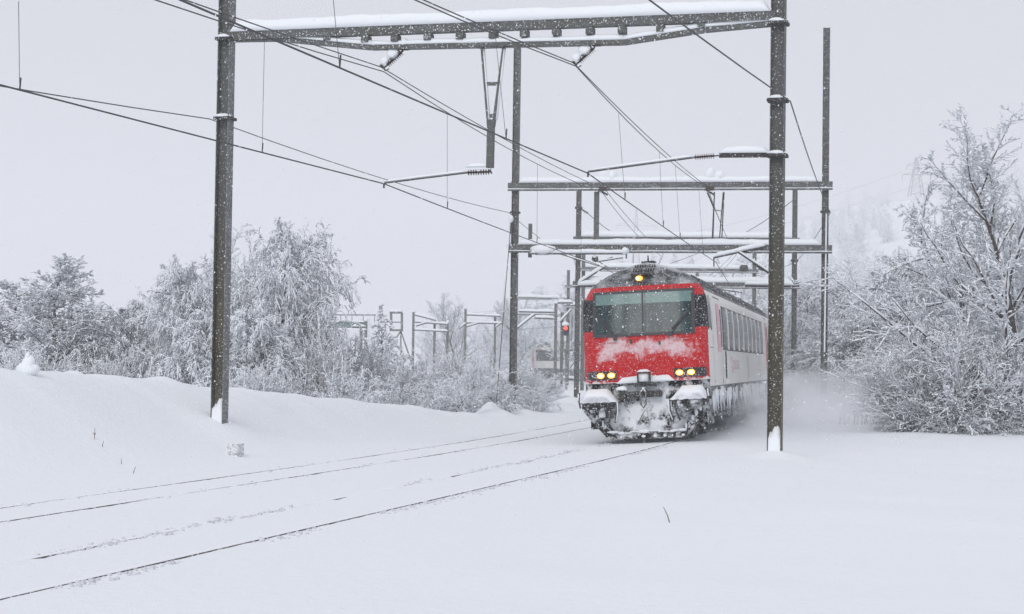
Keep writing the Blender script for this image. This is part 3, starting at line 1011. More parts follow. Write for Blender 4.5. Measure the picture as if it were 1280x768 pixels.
CANT = math.atan(0.09 / 1.5)
def train_frame(d0, length):
    """frame of a vehicle whose front is at station d0 on the near track"""
    A = on_line(d0 + 3.0, 1.87)
    B = on_line(d0 + length - 3.0, 1.87)
    t = (B - A).normalized()
    ang = math.atan2(t.x, t.y)
    front = A - t * 3.0
    front.z = -0.045
    return front, ang, CANT
def frame_matrix(fr):
    front, ang, c = fr
    return Matrix.Translation(front) @ Matrix.Rotation(-ang, 4, 'Z') @ Matrix.Rotation(-c, 4, 'Y')

fr0 = train_frame(38.2, 24.6)
fr0 = (fr0[0] + Vector((0.14, 0, 0)), fr0[1], fr0[2])
train = empty('passenger_train', label='red and white passenger train with frosted front and lit amber headlamps', cat='train')
train.location = fr0[0]
train.rotation_euler = (0, -fr0[2], -fr0[1])
TM = frame_matrix(fr0)

WZ = [0.2, 0.95, 1.2, 1.42, 2.6, 3.0, 3.2, 3.35, 3.5, 3.65, 3.78, 3.88, 3.97, 4.03, 4.06]
WW = [1.40, 1.40, 1.41, 1.42, 1.42, 1.41, 1.39, 1.345, 1.25, 1.08, 0.89, 0.69, 0.46, 0.24, 0.001]
def wz(z): return float(np.interp(z, WZ, WW)) * 0.98
RZ = [0.0, 1.3, 1.9, 2.40, 3.36, 3.5, 3.72, 3.9, 4.06]
RL = [0.05, 0.0, 0.02, 0.07, 0.32, 0.37, 0.52, 0.74, 1.10]
def surf(v, z):
    s = min(1.0, abs(v) / max(wz(z), 0.01))
    return float(np.interp(z, RZ, RL)) + 0.30 * s ** 9 + 0.12 * s * s

# front shell
zs = np.concatenate([np.arange(1.36, 3.5, 0.04), np.array([3.5, 3.54, 3.58, 3.62, 3.66, 3.70, 3.74, 3.78, 3.82, 3.86, 3.90, 3.94, 3.98, 4.01, 4.035, 4.055])])
zs = np.unique(np.round(zs, 3))
ss = np.sin(np.linspace(-math.pi / 2, math.pi / 2, 61))
m = MB()
v = []
for z in zs:
    w = wz(z)
    for s in ss:
        v.append((s * w, surf(s * w, z), z))
nc_ = len(ss)
for i in range(len(zs) - 1):
    pass
faces, mis = [], []
for i in range(len(zs) - 1):
    for j in range(nc_ - 1):
        a = i * nc_ + j
        zc_ = (zs[i] + zs[i + 1]) / 2
        vc = (ss[j] + ss[j + 1]) / 2 * wz(zc_)
        mi = 0
        if zc_ > 3.5: mi = 2
        elif 2.50 < zc_ < 3.24 and abs(vc) > 1.10: mi = 1
        faces.append((a, a + 1, a + 1 + nc_, a + nc_)); mis.append(mi)
m.add(v, faces); m.m = mis
m.build('front_shell', [M_RED, M_BLACK, M_ROOF], train, True)

def body_strips(m, L1, white=0, roof=1, L0f=None):
    zl_ = [z for z in [1.2, 1.42, 1.9, 2.4, 2.6, 3.0, 3.2, 3.35, 3.5, 3.65, 3.78, 3.88, 3.97, 4.03, 4.055]]
    for sgn in (-1, 1):
        v, f, mi = [], [], []
        n = 7
        for z in zl_:
            w = wz(z)
            l0 = (surf(w, z) if L0f is None else L0f)
            for k in range(n):
                v.append((sgn * w, l0 + (L1 - l0) * k / (n - 1), z))
        base = m.n
        for i in range(len(zl_) - 1):
            for k in range(n - 1):
                a = i * n + k
                q = (a, a + 1, a + 1 + n, a + n) if sgn > 0 else (a, a + n, a + 1 + n, a + 1)
                m.v  # noqa
                f.append(q); mi.append(roof if zl_[i] >= 3.34 else white)
        o = m.n
        m.v.append(np.array(v)); m.n += len(v)
        for q, t_ in zip(f, mi):
            m.f.append([x + o for x in q]); m.m.append(t_)
    # end wall
    pts = [(wz(z), L1, z) for z in zl_] + [(-wz(z), L1, z) for z in reversed(zl_)]
    m.add(pts, [tuple(range(len(pts)))], white)
m = MB(); body_strips(m, 24.5)
m.build('body', [M_WHITE, M_ROOF], train)

def side_panel(m, l0, l1, z0, z1, off=0.008, side=1, mi=0, rows=4):
    v = []
    for k in range(rows + 1):
        z = z0 + (z1 - z0) * k / rows
        x = side * (wz(z) + off)
        v += [(x, l0, z), (x, l1, z)]
    x_in = [(side * (wz(z0) - 0.01), l0, z0), (side * (wz(z0) - 0.01), l1, z0), (side * (wz(z1) - 0.01), l0, z1), (side * (wz(z1) - 0.01), l1, z1)]
    f = [(2 * k, 2 * k + 1, 2 * k + 3, 2 * k + 2) for k in range(rows)]
    n = len(v)
    v += x_in
    f += [(0, n, n + 1, 1), (2 * rows, 2 * rows + 1, n + 3, n + 2)]
    f += [(0, 2 * rows, n + 2, n), (1, n + 1, n + 3, 2 * rows + 1)]
    m.add(v, f, mi)

def patch(v0, v1, z0, z1, off, nv=24, nz=14, mi=0, m=None):
    m = m or MB()
    v = []
    for i in range(nz + 1):
        z = z0 + (z1 - z0) * i / nz
        for j in range(nv + 1):
            x = v0 + (v1 - v0) * j / nv
            v.append((x, surf(x, z) - off, z))
    f = [(i * (nv + 1) + j, i * (nv + 1) + j + 1, (i + 1) * (nv + 1) + j + 1, (i + 1) * (nv + 1) + j) for i in range(nz) for j in range(nv)]
    m.add(v, f, mi)
    return m
WV, WB, WT = 1.07, 2.44, 3.34
wsc = patch(-WV, WV, WB, WT, 0.022).build('windscreen', M_WIND, train, True)
m = MB()
patch(-WV - 0.07, WV + 0.07, WB - 0.06, WB, 0.03, 24, 1, m=m)
patch(-WV - 0.07, WV + 0.07, WT, WT + 0.055, 0.03, 24, 1, m=m)
patch(-WV - 0.07, -WV, WB, WT, 0.03, 1, 12, m=m)
patch(WV, WV + 0.07, WB, WT, 0.03, 1, 12, m=m)
patch(-0.018, 0.018, WB, WT, 0.03, 1, 12, m=m)
patch(0.05, 0.062, WB, WT, 0.028, 1, 12, m=m)
m.build('windscreen_frame', M_WIRE, wsc, True)
for a, b, c in (((-1.06, 2.86), (-0.62, 2.34), 0), ((1.04, 2.88), (0.60, 2.38), 1)):
    m = MB()
    A = Vector((a[0], surf(*a) - 0.06, a[1])); B = Vector((b[0], surf(*b) - 0.07, b[1]))
    m.tube([A, B], 0.012, 5)
    m.beam(A + Vector((0.03 if c == 0 else -0.03, 0, 0.02)), B.lerp(A, 0.25) + Vector((0.06 if c == 0 else -0.06, 0, 0)), 0.02, 0.035)
    m.box(B, (0.07, 0.06, 0.09))
    m.build('wiper', M_WIRE, wsc)
# panel joints and handles on the red nose
m = MB()
for (x0, x1, z) in ((-1.02, -0.62, 2.24), (0.62, 1.02, 2.26)):
    patch(x0, x1, z, z + 0.02, 0.02, 6, 1, m=m)
m.build('grab_rail', M_REDS, train)
m = MB()
m.box((-0.28, surf(-0.28, 2.28) - 0.02, 2.27), (0.05, 0.05, 0.09)); m.box((0.36, surf(0.36, 2.2) - 0.02, 2.2), (0.04, 0.05, 0.07))
m.build('nose_fitting', M_DARK, train)
# head lamps
def squash(m, vx):
    m.v[-1][:, 0] = vx + (m.v[-1][:, 0] - vx) * 1.35
for vx in (-0.98, -0.74, 0.77, 1.02):
    z = 1.53
    L = surf(vx, z)
    m = MB()
    m.tube([(vx, L + 0.02, z), (vx, L - 0.05, z), (vx, L - 0.06, z)], [0.062, 0.062, 0.056], 16); squash(m, vx)
    hl = m.build('headlight', M_AMBER, train)
    m = MB()
    m.tube([(vx, L - 0.061, z), (vx, L - 0.07, z)], [0.043, 0.038], 12); squash(m, vx); m.build('lens', M_AMBC, hl)
    m = MB()
    m.bb(vx - 0.118, vx + 0.118, L - 0.03, L + 0.08, z - 0.085, z + 0.085); m.build('lamp_box', M_HOUS, hl)
for a, b in ((-1.28, -0.60), (0.64, 1.33)):
    m = MB()
    patch(a, b, 1.43, 1.445, 0.06, 6, 1, m=m); 
    patch(a, b, 1.61, 1.63, 0.055, 6, 1, m=m)
    if a < 0: patch(-1.30, -1.10, 1.45, 1.61, 0.03, 4, 4, m=m)
    else: patch(1.15, 1.34, 1.45, 1.61, 0.03, 4, 4, m=m)
    m.build('lamp_housing', M_HOUS, train)
# roof lamp and louvre
z = 3.68; L = surf(0, z)
m = MB()
m.add([(-0.30, L - 0.06, z - 0.10), (0.30, L - 0.06, z - 0.10), (0.23, L + 0.02, z + 0.09), (-0.23, L + 0.02, z + 0.09), (-0.30, L + 0.3, z - 0.1), (0.30, L + 0.3, z - 0.1), (0.23, L + 0.3, z + 0.09), (-0.23, L + 0.3, z + 0.09)],
      [(3, 2, 6, 7), (0, 3, 7, 4), (1, 5, 6, 2), (4, 7, 6, 5)])
m.bb(-0.26, 0.26, L - 0.1, L + 0.05, z + 0.06, z + 0.10)
rl = m.build('roof_lamp', M_HOUS, train)
m = MB(); m.tube([(-0.08, L + 0.02, z - 0.01), (-0.08, L - 0.06, z - 0.01)], [0.06, 0.055], 14); squash(m, -0.08); m.build('lamp_glass', M_AMBER, rl)
m = MB(); m.tube([(-0.10, L - 0.062, z - 0.01), (-0.10, L - 0.07, z - 0.01)], [0.04, 0.035], 10); m.build('lens', M_AMBC, rl)
m = MB()
for row, zz in enumerate((3.86, 3.95)):
    L = surf(0, zz)
    for k in range(9):
        x = -0.22 + 0.055 * k + (0.02 if row else 0)
        m.beam((x, L - 0.05, zz - 0.04), (x + 0.01, L - 0.02, zz + 0.035), 0.035, 0.03, (0, 1, 0))
    m.bb(-0.26, 0.28, L - 0.03, L + 0.08, zz - 0.06, zz - 0.03)
m.tube([(0.05, 1.2, 4.0), (0.05, 1.2, 4.22)], [0.03, 0.012], 6)
m.bb(-0.1, 0.2, 1.15, 1.5, 3.98, 4.09)
m.build('roof_louvre', M_BLACK, train)
# snow on the cab dome
# lower front: plough with plastered snow
m = MB()
zz = np.linspace(0.26, 1.44, 26)
def pw(z): return float(np.interp(z, [0.14, 0.26, 0.92, 1.44], [0.76, 0.84, 1.36, 1.40]))
v = []
nn = 44
for z in zz:
    for j in range(nn + 1):
        s = -1 + 2 * j / nn
        x = s * pw(z)
        L = 0.10 + 0.12 * s * s + 0.25 * abs(s) ** 8 - 0.10 * math.sin((1.44 - z) / 1.2 * 2.4) + 0.035 * math.sin(9 * x + 4 * z) * math.sin(7 * z + 2 * x) + 0.02 * random.random()
        v.append((x, L, z))
f = [(i * (nn + 1) + j, i * (nn + 1) + j + 1, (i + 1) * (nn + 1) + j + 1, (i + 1) * (nn + 1) + j) for i in range(len(zz) - 1) for j in range(nn)]
m.add(v, f)
for fi, fc in enumerate(m.f):
    c_ = [v[q] for q in fc]
    xx = sum(q[0] for q in c_) / 4; zz_ = sum(q[2] for q in c_) / 4
    if (abs(xx) > 0.50 + 0.05 * math.sin(zz_ * 17) and zz_ > 0.90 + 0.03 * math.sin(xx * 13)) or abs(xx) > pw(zz_) - 0.13: m.m[fi] = 1
m.build('front_apron', [M_PLOW, M_PLOWD], train, True)
m = MB()
for s in (-1, 1):
    P = [(s * 1.36, 0.12, 0.98), (s * 1.34, 0.10, 0.80), (s * 0.84, 0.0, 0.22)]
    for a, b in zip(P[:-1], P[1:]): m.beam(a, b, 0.16, 0.13, (0, 1, 0))
m.bb(-0.83, 0.83, -0.08, 0.10, 0.12, 0.265)
m.build('snow_plough', M_PLOWD, train)
m = MB()
x = -0.8
while x < 0.78:
    w_ = random.uniform(0.04, 0.2)
    m.blob((x + w_ / 2, -0.09, 0.27 + random.uniform(-0.02, 0.02)), (w_ * 0.9, 0.035, random.uniform(0.015, 0.05)), int(x * 100) + 200, 8)
    if random.random() < 0.25: m.blob((x + w_ / 2, -0.10, 0.17), (w_ * 0.3, 0.03, 0.03), int(x * 100) + 300, 8)
    x += w_ * random.uniform(0.8, 1.6)
for s_ in (-1, 1):
    for k in range(4):
        q = (k + random.random() * 0.7) / 4; m.blob((s_ * (1.24 - 0.42 * q), -0.04, 0.82 - 0.52 * q), (random.uniform(0.02, 0.05), 0.03, random.uniform(0.04, 0.09)), k + 400, 8)
m.build('plough_snow', M_SNOW, train, True)
m = MB(); m.bb(-1.3, 1.3, 0.35, 2.0, 0.35, 1.3); m.build('front_frame', M_PLOWD, train)
# red/black border tray: snow shelf
m = MB()
m.snowcap((-0.62, -0.02, 1.34), (0.66, -0.02, 1.36), 0.22, 0.13, 77)
m.build('nose_snow', M_SNOW, train, True)
# buffers with snow pads
for s in (-1, 1):
    m = MB()
    x0 = s * 0.98
    m.tube([(x0, 0.1, 1.04), (x0, -0.42, 1.04)], 0.11, 14)
    m.bb(x0 - 0.36, x0 + 0.36, -0.50, -0.44, 0.80, 0.92)
    m.bb(x0 - 0.41, x0 + 0.41, -0.47, 0.15, 0.925, 0.955)
    bf = m.build('buffer', M_PLOWD, train)
    m = MB()
    vv, ff = [], []
    # trapezoid snow heap on the buffer plate
    for i in range(13):
        q = i / 12
        x = x0 + (-0.40 + 0.80 * q)
        up_ = math.sin(math.pi * min(1, max(0, q))) ** 0.55
        hgt = 0.30 * min(1.0, 1.6 * (q if s > 0 else 1 - q) + 0.15) * (1 - max(0, (q if s < 0 else 1 - q) * 0) )
        hgt = 0.29 * min(1.0, (q if s < 0 else 1 - q) * 6 + 0.1, ((1 - q) if s < 0 else q) * 3.2 + 0.02)
        for (yy, zf) in ((-0.54, 0.0), (-0.52, 0.35), (-0.40, 0.8), (-0.22, 1.0), (0.05, 1.0)):
            vv.append((x, yy, 0.95 + zf * hgt + 0.01 * math.sin(i * 2.3 + yy * 9)))
    ff = [(i * 5 + j, (i + 1) * 5 + j, (i + 1) * 5 + j + 1, i * 5 + j + 1) for i in range(12) for j in range(4)]
    m.add(vv, ff)
    m.build('buffer_snow', M_HEAP, bf, True)
    m = MB()
    m = MB(); m.tube([(x0 - s * 0.40, -0.5, 0.95), (x0 - s * 0.40, -0.48, 0.72), (x0 - s * 0.34, -0.40, 0.50)], 0.022, 6); m.build('brake_hose', M_WIRE, train)
    m = MB(); m.tube([(x0 - s * 0.26, -0.5, 0.93), (x0 - s * 0.27, -0.46, 0.70), (x0 - s * 0.20, -0.38, 0.50)], 0.022, 6); m.build('brake_hose', M_WIRE, train)
    m = MB(); m.tube([(x0 + s * 0.41, -0.45, 1.18), (x0 + s * 0.43, -0.47, 1.0), (x0 + s * 0.40, -0.47, 0.84)], 0.022, 6); m.build('brake_hose', M_WIRE, train)
    m = MB(); m.tube([(x0 - s * 0.42, -0.515, 0.95), (x0 - s * 0.42, -0.50, 0.72), (x0 - s * 0.36, -0.42, 0.52)], 0.015, 5)
    m.tube([(x0 + s * 0.43, -0.48, 1.16), (x0 + s * 0.445, -0.49, 1.0)], 0.016, 5)
    m.build('hose_snow', M_SNOW, train, True)
m = MB(); m.bb(-1.02, -0.84, -0.32, 0, 0.60, 0.80); m.bb(-0.58, -0.42, -0.2, 0.1, 0.98, 1.2); m.build('cable_socket', M_DARK, train)
m = MB(); m.bb(-1.0, -0.86, -0.335, -0.322, 0.62, 0.79); m.blob((-0.93, -0.25, 0.82), (0.11, 0.1, 0.06), 4); m.blob((-0.5, -0.12, 1.22), (0.12, 0.1, 0.07), 5); m.build('socket_snow', M_SNOW, train, True)
# centre box and coupling hook
m = MB()
for a in ((-0.13, 0.15, -0.30, -0.1, 1.34, 1.365), (-0.13, 0.15, -0.30, -0.1, 1.55, 1.575), (-0.13, -0.105, -0.30, -0.1, 1.366, 1.549), (0.125, 0.15, -0.30, -0.1, 1.366, 1.549)): m.bb(*a)
m.bb(-0.24, 0.26, -0.22, -0.05, 1.26, 1.33)
m.bb(-0.38, 0.36, -0.18, 0.05, 1.02, 1.16)
cp = m.build('centre_coupler', M_DARK, train)
m = MB(); m.bb(-0.1, 0.12, -0.27, -0.1, 1.37, 1.545); m.snowcap((-0.14, -0.2, 1.58), (0.16, -0.2, 1.58), 0.2, 0.05, 5); m.build('coupler_snow', M_SNOW, cp, True)
m = MB()
P = [(0.0, -0.34, 1.22), (-0.055, -0.38, 1.12), (-0.055, -0.40, 0.88), (0.0, -0.40, 0.80), (0.055, -0.40, 0.88), (0.055, -0.38, 1.12), (0.0, -0.34, 1.22)]
m.tube(P, 0.022, 6); m.tube([(0, -0.1, 1.18), (0, -0.36, 1.2)], 0.05, 8)
m.tube([(0.1, -0.25, 0.82), (0.0, -0.33, 0.72), (-0.1, -0.34, 0.55), (-0.14, -0.3, 0.46)], 0.012, 5)
m.build('hook', M_GALV, cp, True)

# side features
def make_side(parent, L0, win, doors, side, logo=False, stripe=False, LEN=24.5):
    if win:
        m = MB(); side_panel(m, win[0] - 0.15, win[0] + win[1] * win[2] + 0.02, 2.03, 3.10, 0.006, side); m.build('window_band', M_WFRAME, parent)
        for k in range(win[1]):
            l = win[0] + k * win[2]
            m = MB(); side_panel(m, l, l + win[2] * 0.60, 2.10, 3.04, 0.014, side); m.build('window', M_WIN, parent)
            m = MB(); side_panel(m, l + win[2] * 0.66, l + win[2] * 0.92, 2.06, 3.07, 0.02, side); m.build('window_post', M_WHITE, parent)
m = None
make_side(train, 0, (4.35, 9, 1.72), None, 1)
make_side(train, 0, (4.35, 9, 1.72), None, -1)
for side in (1, -1):
    m = MB(); side_panel(m, 0.62, 1.25, 2.50, 3.22, 0.012, side); cw = m.build('cab_side_window', M_WIN, train)
    m = MB(); side_panel(m, 0.56, 0.615, 2.46, 3.26, 0.016, side); side_panel(m, 1.255, 1.31, 2.46, 3.26, 0.016, side); m.build('window_frame', M_DARK, cw)
    for l0 in (2.75, 20.9):
        m = MB(); side_panel(m, l0, l0 + 0.85, 1.98, 3.12, 0.012, side)
        if l0 < 5:
            dr = m.build('door', M_PINK, train)
        else:
            side_panel(m, l0, l0 + 0.85, 1.25, 1.979, 0.012, side); dr = m.build('door', M_REDS, train)
        m = MB(); side_panel(m, l0 + 0.86, l0 + 1.12, 2.10, 3.0, 0.014, side); m.build('door_window', M_BLACK, dr)
        m = MB(); side_panel(m, l0 + 1.14, l0 + 1.17, 1.22, 3.25, 0.010, side); side_panel(m, l0 - 0.28, l0 + 1.139, 3.25, 3.27, 0.010, side); m.build('door_gap', M_DARK, dr)
        m = MB(); m.tube([(side * 1.46, l0 + 1.25, 1.35), (side * 1.47, l0 + 1.25, 2.0)], 0.018, 5); m.build('handle', M_DARK, dr)
    m = MB(); side_panel(m, 1.7, 1.72, 1.25, 3.2, 0.006, side); side_panel(m, 0.7, 1.69, 2.06, 2.075, 0.006, side); side_panel(m, 12.2, 12.22, 1.3, 1.95, 0.006, side); side_panel(m, 17.5, 17.52, 1.3, 1.95, 0.006, side)
    m.build('panel_joint', M_UNDER, train)
# operator's mark on the side: red block with white double arrow and lettering
def text_mesh(name, txt, size, mat, parent, loc, rot):
    cu = bpy.data.curves.new(name, 'FONT'); cu.body = txt; cu.size = size; cu.extrude = 0.002
    tmp = bpy.data.objects.new('tmp_text', cu); COL.objects.link(tmp)
    dg = bpy.context.evaluated_depsgraph_get()
    me = bpy.data.meshes.new_from_object(tmp.evaluated_get(dg))
    bpy.data.objects.remove(tmp); me.materials.clear(); me.materials.append(mat)
    o = bpy.data.objects.new(name, me); COL.objects.link(o); o.parent = parent; o.location = loc; o.rotation_euler = rot
    return o
X0 = 1.42 * 0.98
m = MB(); side_panel(m, 6.25, 6.85, 1.48, 1.90, 0.010, 1); lg = m.build('logo_block', M_LOGO, train)
m = MB()
x = X0 + 0.016
m.bb(x, x + 0.004, 6.34, 6.76, 1.665, 1.70); m.bb(x, x + 0.004, 6.535, 6.565, 1.56, 1.664); m.bb(x, x + 0.004, 6.535, 6.565, 1.701, 1.80)
for s in (-1, 1):
    for q in (-1, 1): m.beam((x + 0.002, 6.55 + s * 0.21, 1.6825), (x + 0.002, 6.55 + s * 0.13, 1.6825 + q * 0.075), 0.004, 0.03, (1, 0, 0))
m.build('arrow_mark', M_WHITE, lg)
text_mesh('logo_text', 'SBB CFF FFS', 0.36, M_LOGO, train, (X0 + 0.010, 7.02, 1.56), (math.pi / 2, 0, math.pi / 2))

# underframe, bogies
def under(parent, L0, L1, seed=0):
    rg = random.Random(seed)
    m = MB(); m.bb(-1.37, 1.37, L0, L1, 0.86, 1.197)
    m.build('underframe', M_UNDER, parent)
    m = MB()
    l = L0 + 5.5
    while l < L1 - 5.5:
        w_ = rg.uniform(0.8, 1.8)
        for s in (-1, 1): m.bb(s * 1.28, s * 0.5, l, l + w_, rg.uniform(0.35, 0.5), 0.859)
        l += w_ + rg.uniform(0.15, 0.5)
    m.build('equipment_box', M_UNDER, parent)
    for c in (L0 + 2.9, L1 - 2.9):
        m = MB()
        for s in (-1, 1):
            m.beam((s * 1.12, c - 1.7, 0.62), (s * 1.12, c + 1.7, 0.62), 0.14, 0.20)
            m.bb(s * 1.06, s * 1.24, c - 1.45, c - 1.05, 0.38, 0.80); m.bb(s * 1.06, s * 1.24, c + 1.05, c + 1.45, 0.38, 0.80)
            m.tube([(s * 1.2, c - 0.35, 0.4), (s * 1.2, c - 0.35, 0.9)], 0.11, 8); m.tube([(s * 1.2, c + 0.35, 0.4), (s * 1.2, c + 0.35, 0.9)], 0.11, 8)
        bg = m.build('bogie', M_UNDER, parent)
        for dl in (-1.25, 1.25):
            for s in (-1, 1):
                m = MB(); m.tube([(s * 0.68, c + dl, 0.46), (s * 0.70, c + dl, 0.46), (s * 0.82, c + dl, 0.46)], [0.46, 0.44, 0.44], 24); m.build('wheel', M_UNDER, bg)
under(train, 0.45, 24.3, 3)
# icicles and snow rags on the underframe
m = MB()
for k in range(80):
    l = random.uniform(0.8, 24)
    h = random.uniform(0.08, 0.35)
    m.tube([(1.385, l, 0.92 + random.uniform(0, 0.25)), (1.40, l + random.uniform(-0.05, 0.15), 0.92 - h)], [random.uniform(0.02, 0.06), 0.006], 5)
m.build('snow_rags', M_SNOW, train, True)
# roof snow and ribs
m = MB()
for s in (-1, 1):
    for k, (w_, z_) in enumerate(((1.26, 3.50), (1.16, 3.60), (1.03, 3.70))):
        m.beam((s * w_, 1.0, z_), (s * w_, 24.3, z_), 0.03, 0.03)
m.build('roof_rib', M_UNDER, train)

# following coaches round the bend
M_COACH = []
def coach(d0, idx, first):
    fr_ = train_frame(d0, 24.6)
    m = MB(); body_strips(m, 24.4, 0, 1, 0.2)
    zl_ = [1.2, 1.42, 2.6, 3.0, 3.2, 3.35, 3.5, 3.65, 3.78, 3.88, 3.97, 4.03, 4.055]
    pts = [(-wz(z), 0.2, z) for z in zl_] + [(wz(z), 0.2, z) for z in reversed(zl_)]
    m.add(pts, [tuple(range(len(pts)))], 0)
    c = m.build('coach', [M_WHITE, M_ROOF], train)
    c.matrix_local = TM.inverted() @ frame_matrix(fr_)
    for side in (-1, 1):
        m = MB(); side_panel(m, 3.6, 21.0, 1.95, 3.08, 0.006, side); m.build('window_band', M_WFRAME, c)
        for k in range(10):
            l = 3.8 + k * 1.72
            m = MB(); side_panel(m, l, l + 1.25, 2.05, 3.0, 0.014, side); m.build('window', M_WIN, c)
        for l in (1.6, 21.9):
            m = MB(); side_panel(m, l, l + 1.0, 1.25, 3.1, 0.012, side); m.build('door', M_REDS, c)
    m = MB(); m.bb(-1.33, 1.33, 0.3, 24.3, 0.5, 1.197); m.build('underframe', M_UNDER, c)
    for cc in (3.2, 21.4):
        m = MB()
        for s in (-1, 1): m.beam((s * 1.1, cc - 1.7, 0.5), (s * 1.1, cc + 1.7, 0.5), 0.15, 0.3)
        for dl in (-1.25, 1.25):
            m.tube([(-0.8, cc + dl, 0.46), (0.8, cc + dl, 0.46)], 0.45, 16)
        m.build('bogie', M_UNDER, c)
    if first:
        m = MB(); side_panel(m, 3.6, 21.0, 3.11, 3.2, 0.006, -1); m.build('class_stripe', M_YELLOW, c)
    m = MB()
    m.snowcap((0, 0.3, 3.93), (0, 24.2, 3.93), 1.3, 0.1, idx, seg=0.6); m.build('roof_snow', M_SNOW, c, True)
    return c
d0 = 38.2
for k in range(5):
    d0 += 24.75 / math.sqrt(1 + ps(d0 + 12) ** 2) + 0.0
    coach(d0, k, k == 4)

# ------------------------------------------------------------------ signal and railing by the line
d = 118
o = at(708, 482, d); o.z = gz(o.x, o.y)
s = d / F
root = empty('railway_signal', o, (0, 0, 0), 'railway signal showing one red lamp under a snow cap left of the train', 'railway signal')
P = lambda px, py: at(px, py, d) - o
m = MB(); m.bb(-0.09, 0.09, -0.09, 0.09, -0.3, P(708, 432).z); m.build('mast', M_GALV, root)
m = MB()
m.bb(P(704, 424).x, P(705, 424).x, -0.06, 0.06, P(704, 434).z, P(704, 418).z); m.bb(P(711, 424).x, P(712, 424).x, -0.06, 0.06, P(704, 434).z, P(704, 418).z)
m.bb(P(700, 430).x, P(716, 430).x, -0.3, 0.3, P(700, 439).z, P(700, 437).z)
m.build('ladder_frame', M_GALV, root)
m = MB()
c = P(707, 412)
m.bb(c.x - 0.24, c.x + 0.24, -0.1, 0.1, c.z - 0.42, c.z + 0.25); m.tube([(c.x, -0.1, c.z + 0.1), (c.x, -0.28, c.z + 0.1)], [0.2, 0.2], 12, cap=False)
hd = m.build('signal_head', M_BLACK, root)
m = MB(); m.tube([(c.x, -0.13, c.z + 0.08), (c.x, -0.17, c.z + 0.08)], [0.13, 0.11], 14); m.build('lamp', M_SIG, hd)
m = MB(); m.blob((c.x, 0, c.z + 0.34), (0.26, 0.2, 0.18), 3); m.build('signal_snow', M_SNOW, hd, True)

# low pipe guard
d = 66
A = at(678, 514, d); A.z = gz(A.x, A.y)
root = empty('pipe_guard', A, (0, 0, 0), 'low snowy pipe railing beside the far track left of the train', 'railing')
P = lambda px, py: at(px, py, d) - A
m = MB()
pts = [P(709, 506), P(680, 507), P(676, 509), P(676.5, 514), P(682, 517), P(700, 516)]
m.tube(pts, 0.03, 6)
m.tube([P(704.5, 505), P(705, 514)], 0.035, 6); m.tube([P(709.5, 505), P(710, 514)], 0.035, 6)
m.build('pipe_rail', M_GALV, root, True)
m = MB(); m.snowcap(P(680, 507) + Vector((0, 0, .02)), P(704, 506) + Vector((0, 0, .02)), 0.08, 0.09, 3); m.build('rail_snow', M_SNOW, root, True)

# ------------------------------------------------------------------ trees
def tubes_np(segs, sides=3):
    A = np.array([s[0] for s in segs]); B = np.array([s[1] for s in segs])
    ra = np.array([s[2] for s in segs]); rb = np.array([s[3] for s in segs])
    T = B - A; L = np.linalg.norm(T, axis=1, keepdims=True); T = T / np.maximum(L, 1e-6)
    upv = np.tile(np.array([0, 0, 1.0]), (len(A), 1)); par = np.abs(T[:, 2]) > 0.95; upv[par] = (1, 0, 0)
    S = np.cross(T, upv); S /= np.linalg.norm(S, axis=1, keepdims=True)
    U = np.cross(S, T)
    rings = []
    for P, rr in ((A, ra), (B, rb)):
        for k in range(sides):
            a = 2 * math.pi * k / sides + 0.5
            rings.append(P + (S * math.cos(a) + U * math.sin(a)) * rr[:, None])
    Vv = np.stack(rings, 1).reshape(-1, 3)
    n = len(A)
    base = (np.arange(n) * 2 * sides)[:, None]
    q = np.array([[k, (k + 1) % sides, (k + 1) % sides + sides, k + sides] for k in range(sides)]).reshape(1, -1)
    Qq = (base + q).reshape(-1, 4)
    return Vv, Qq

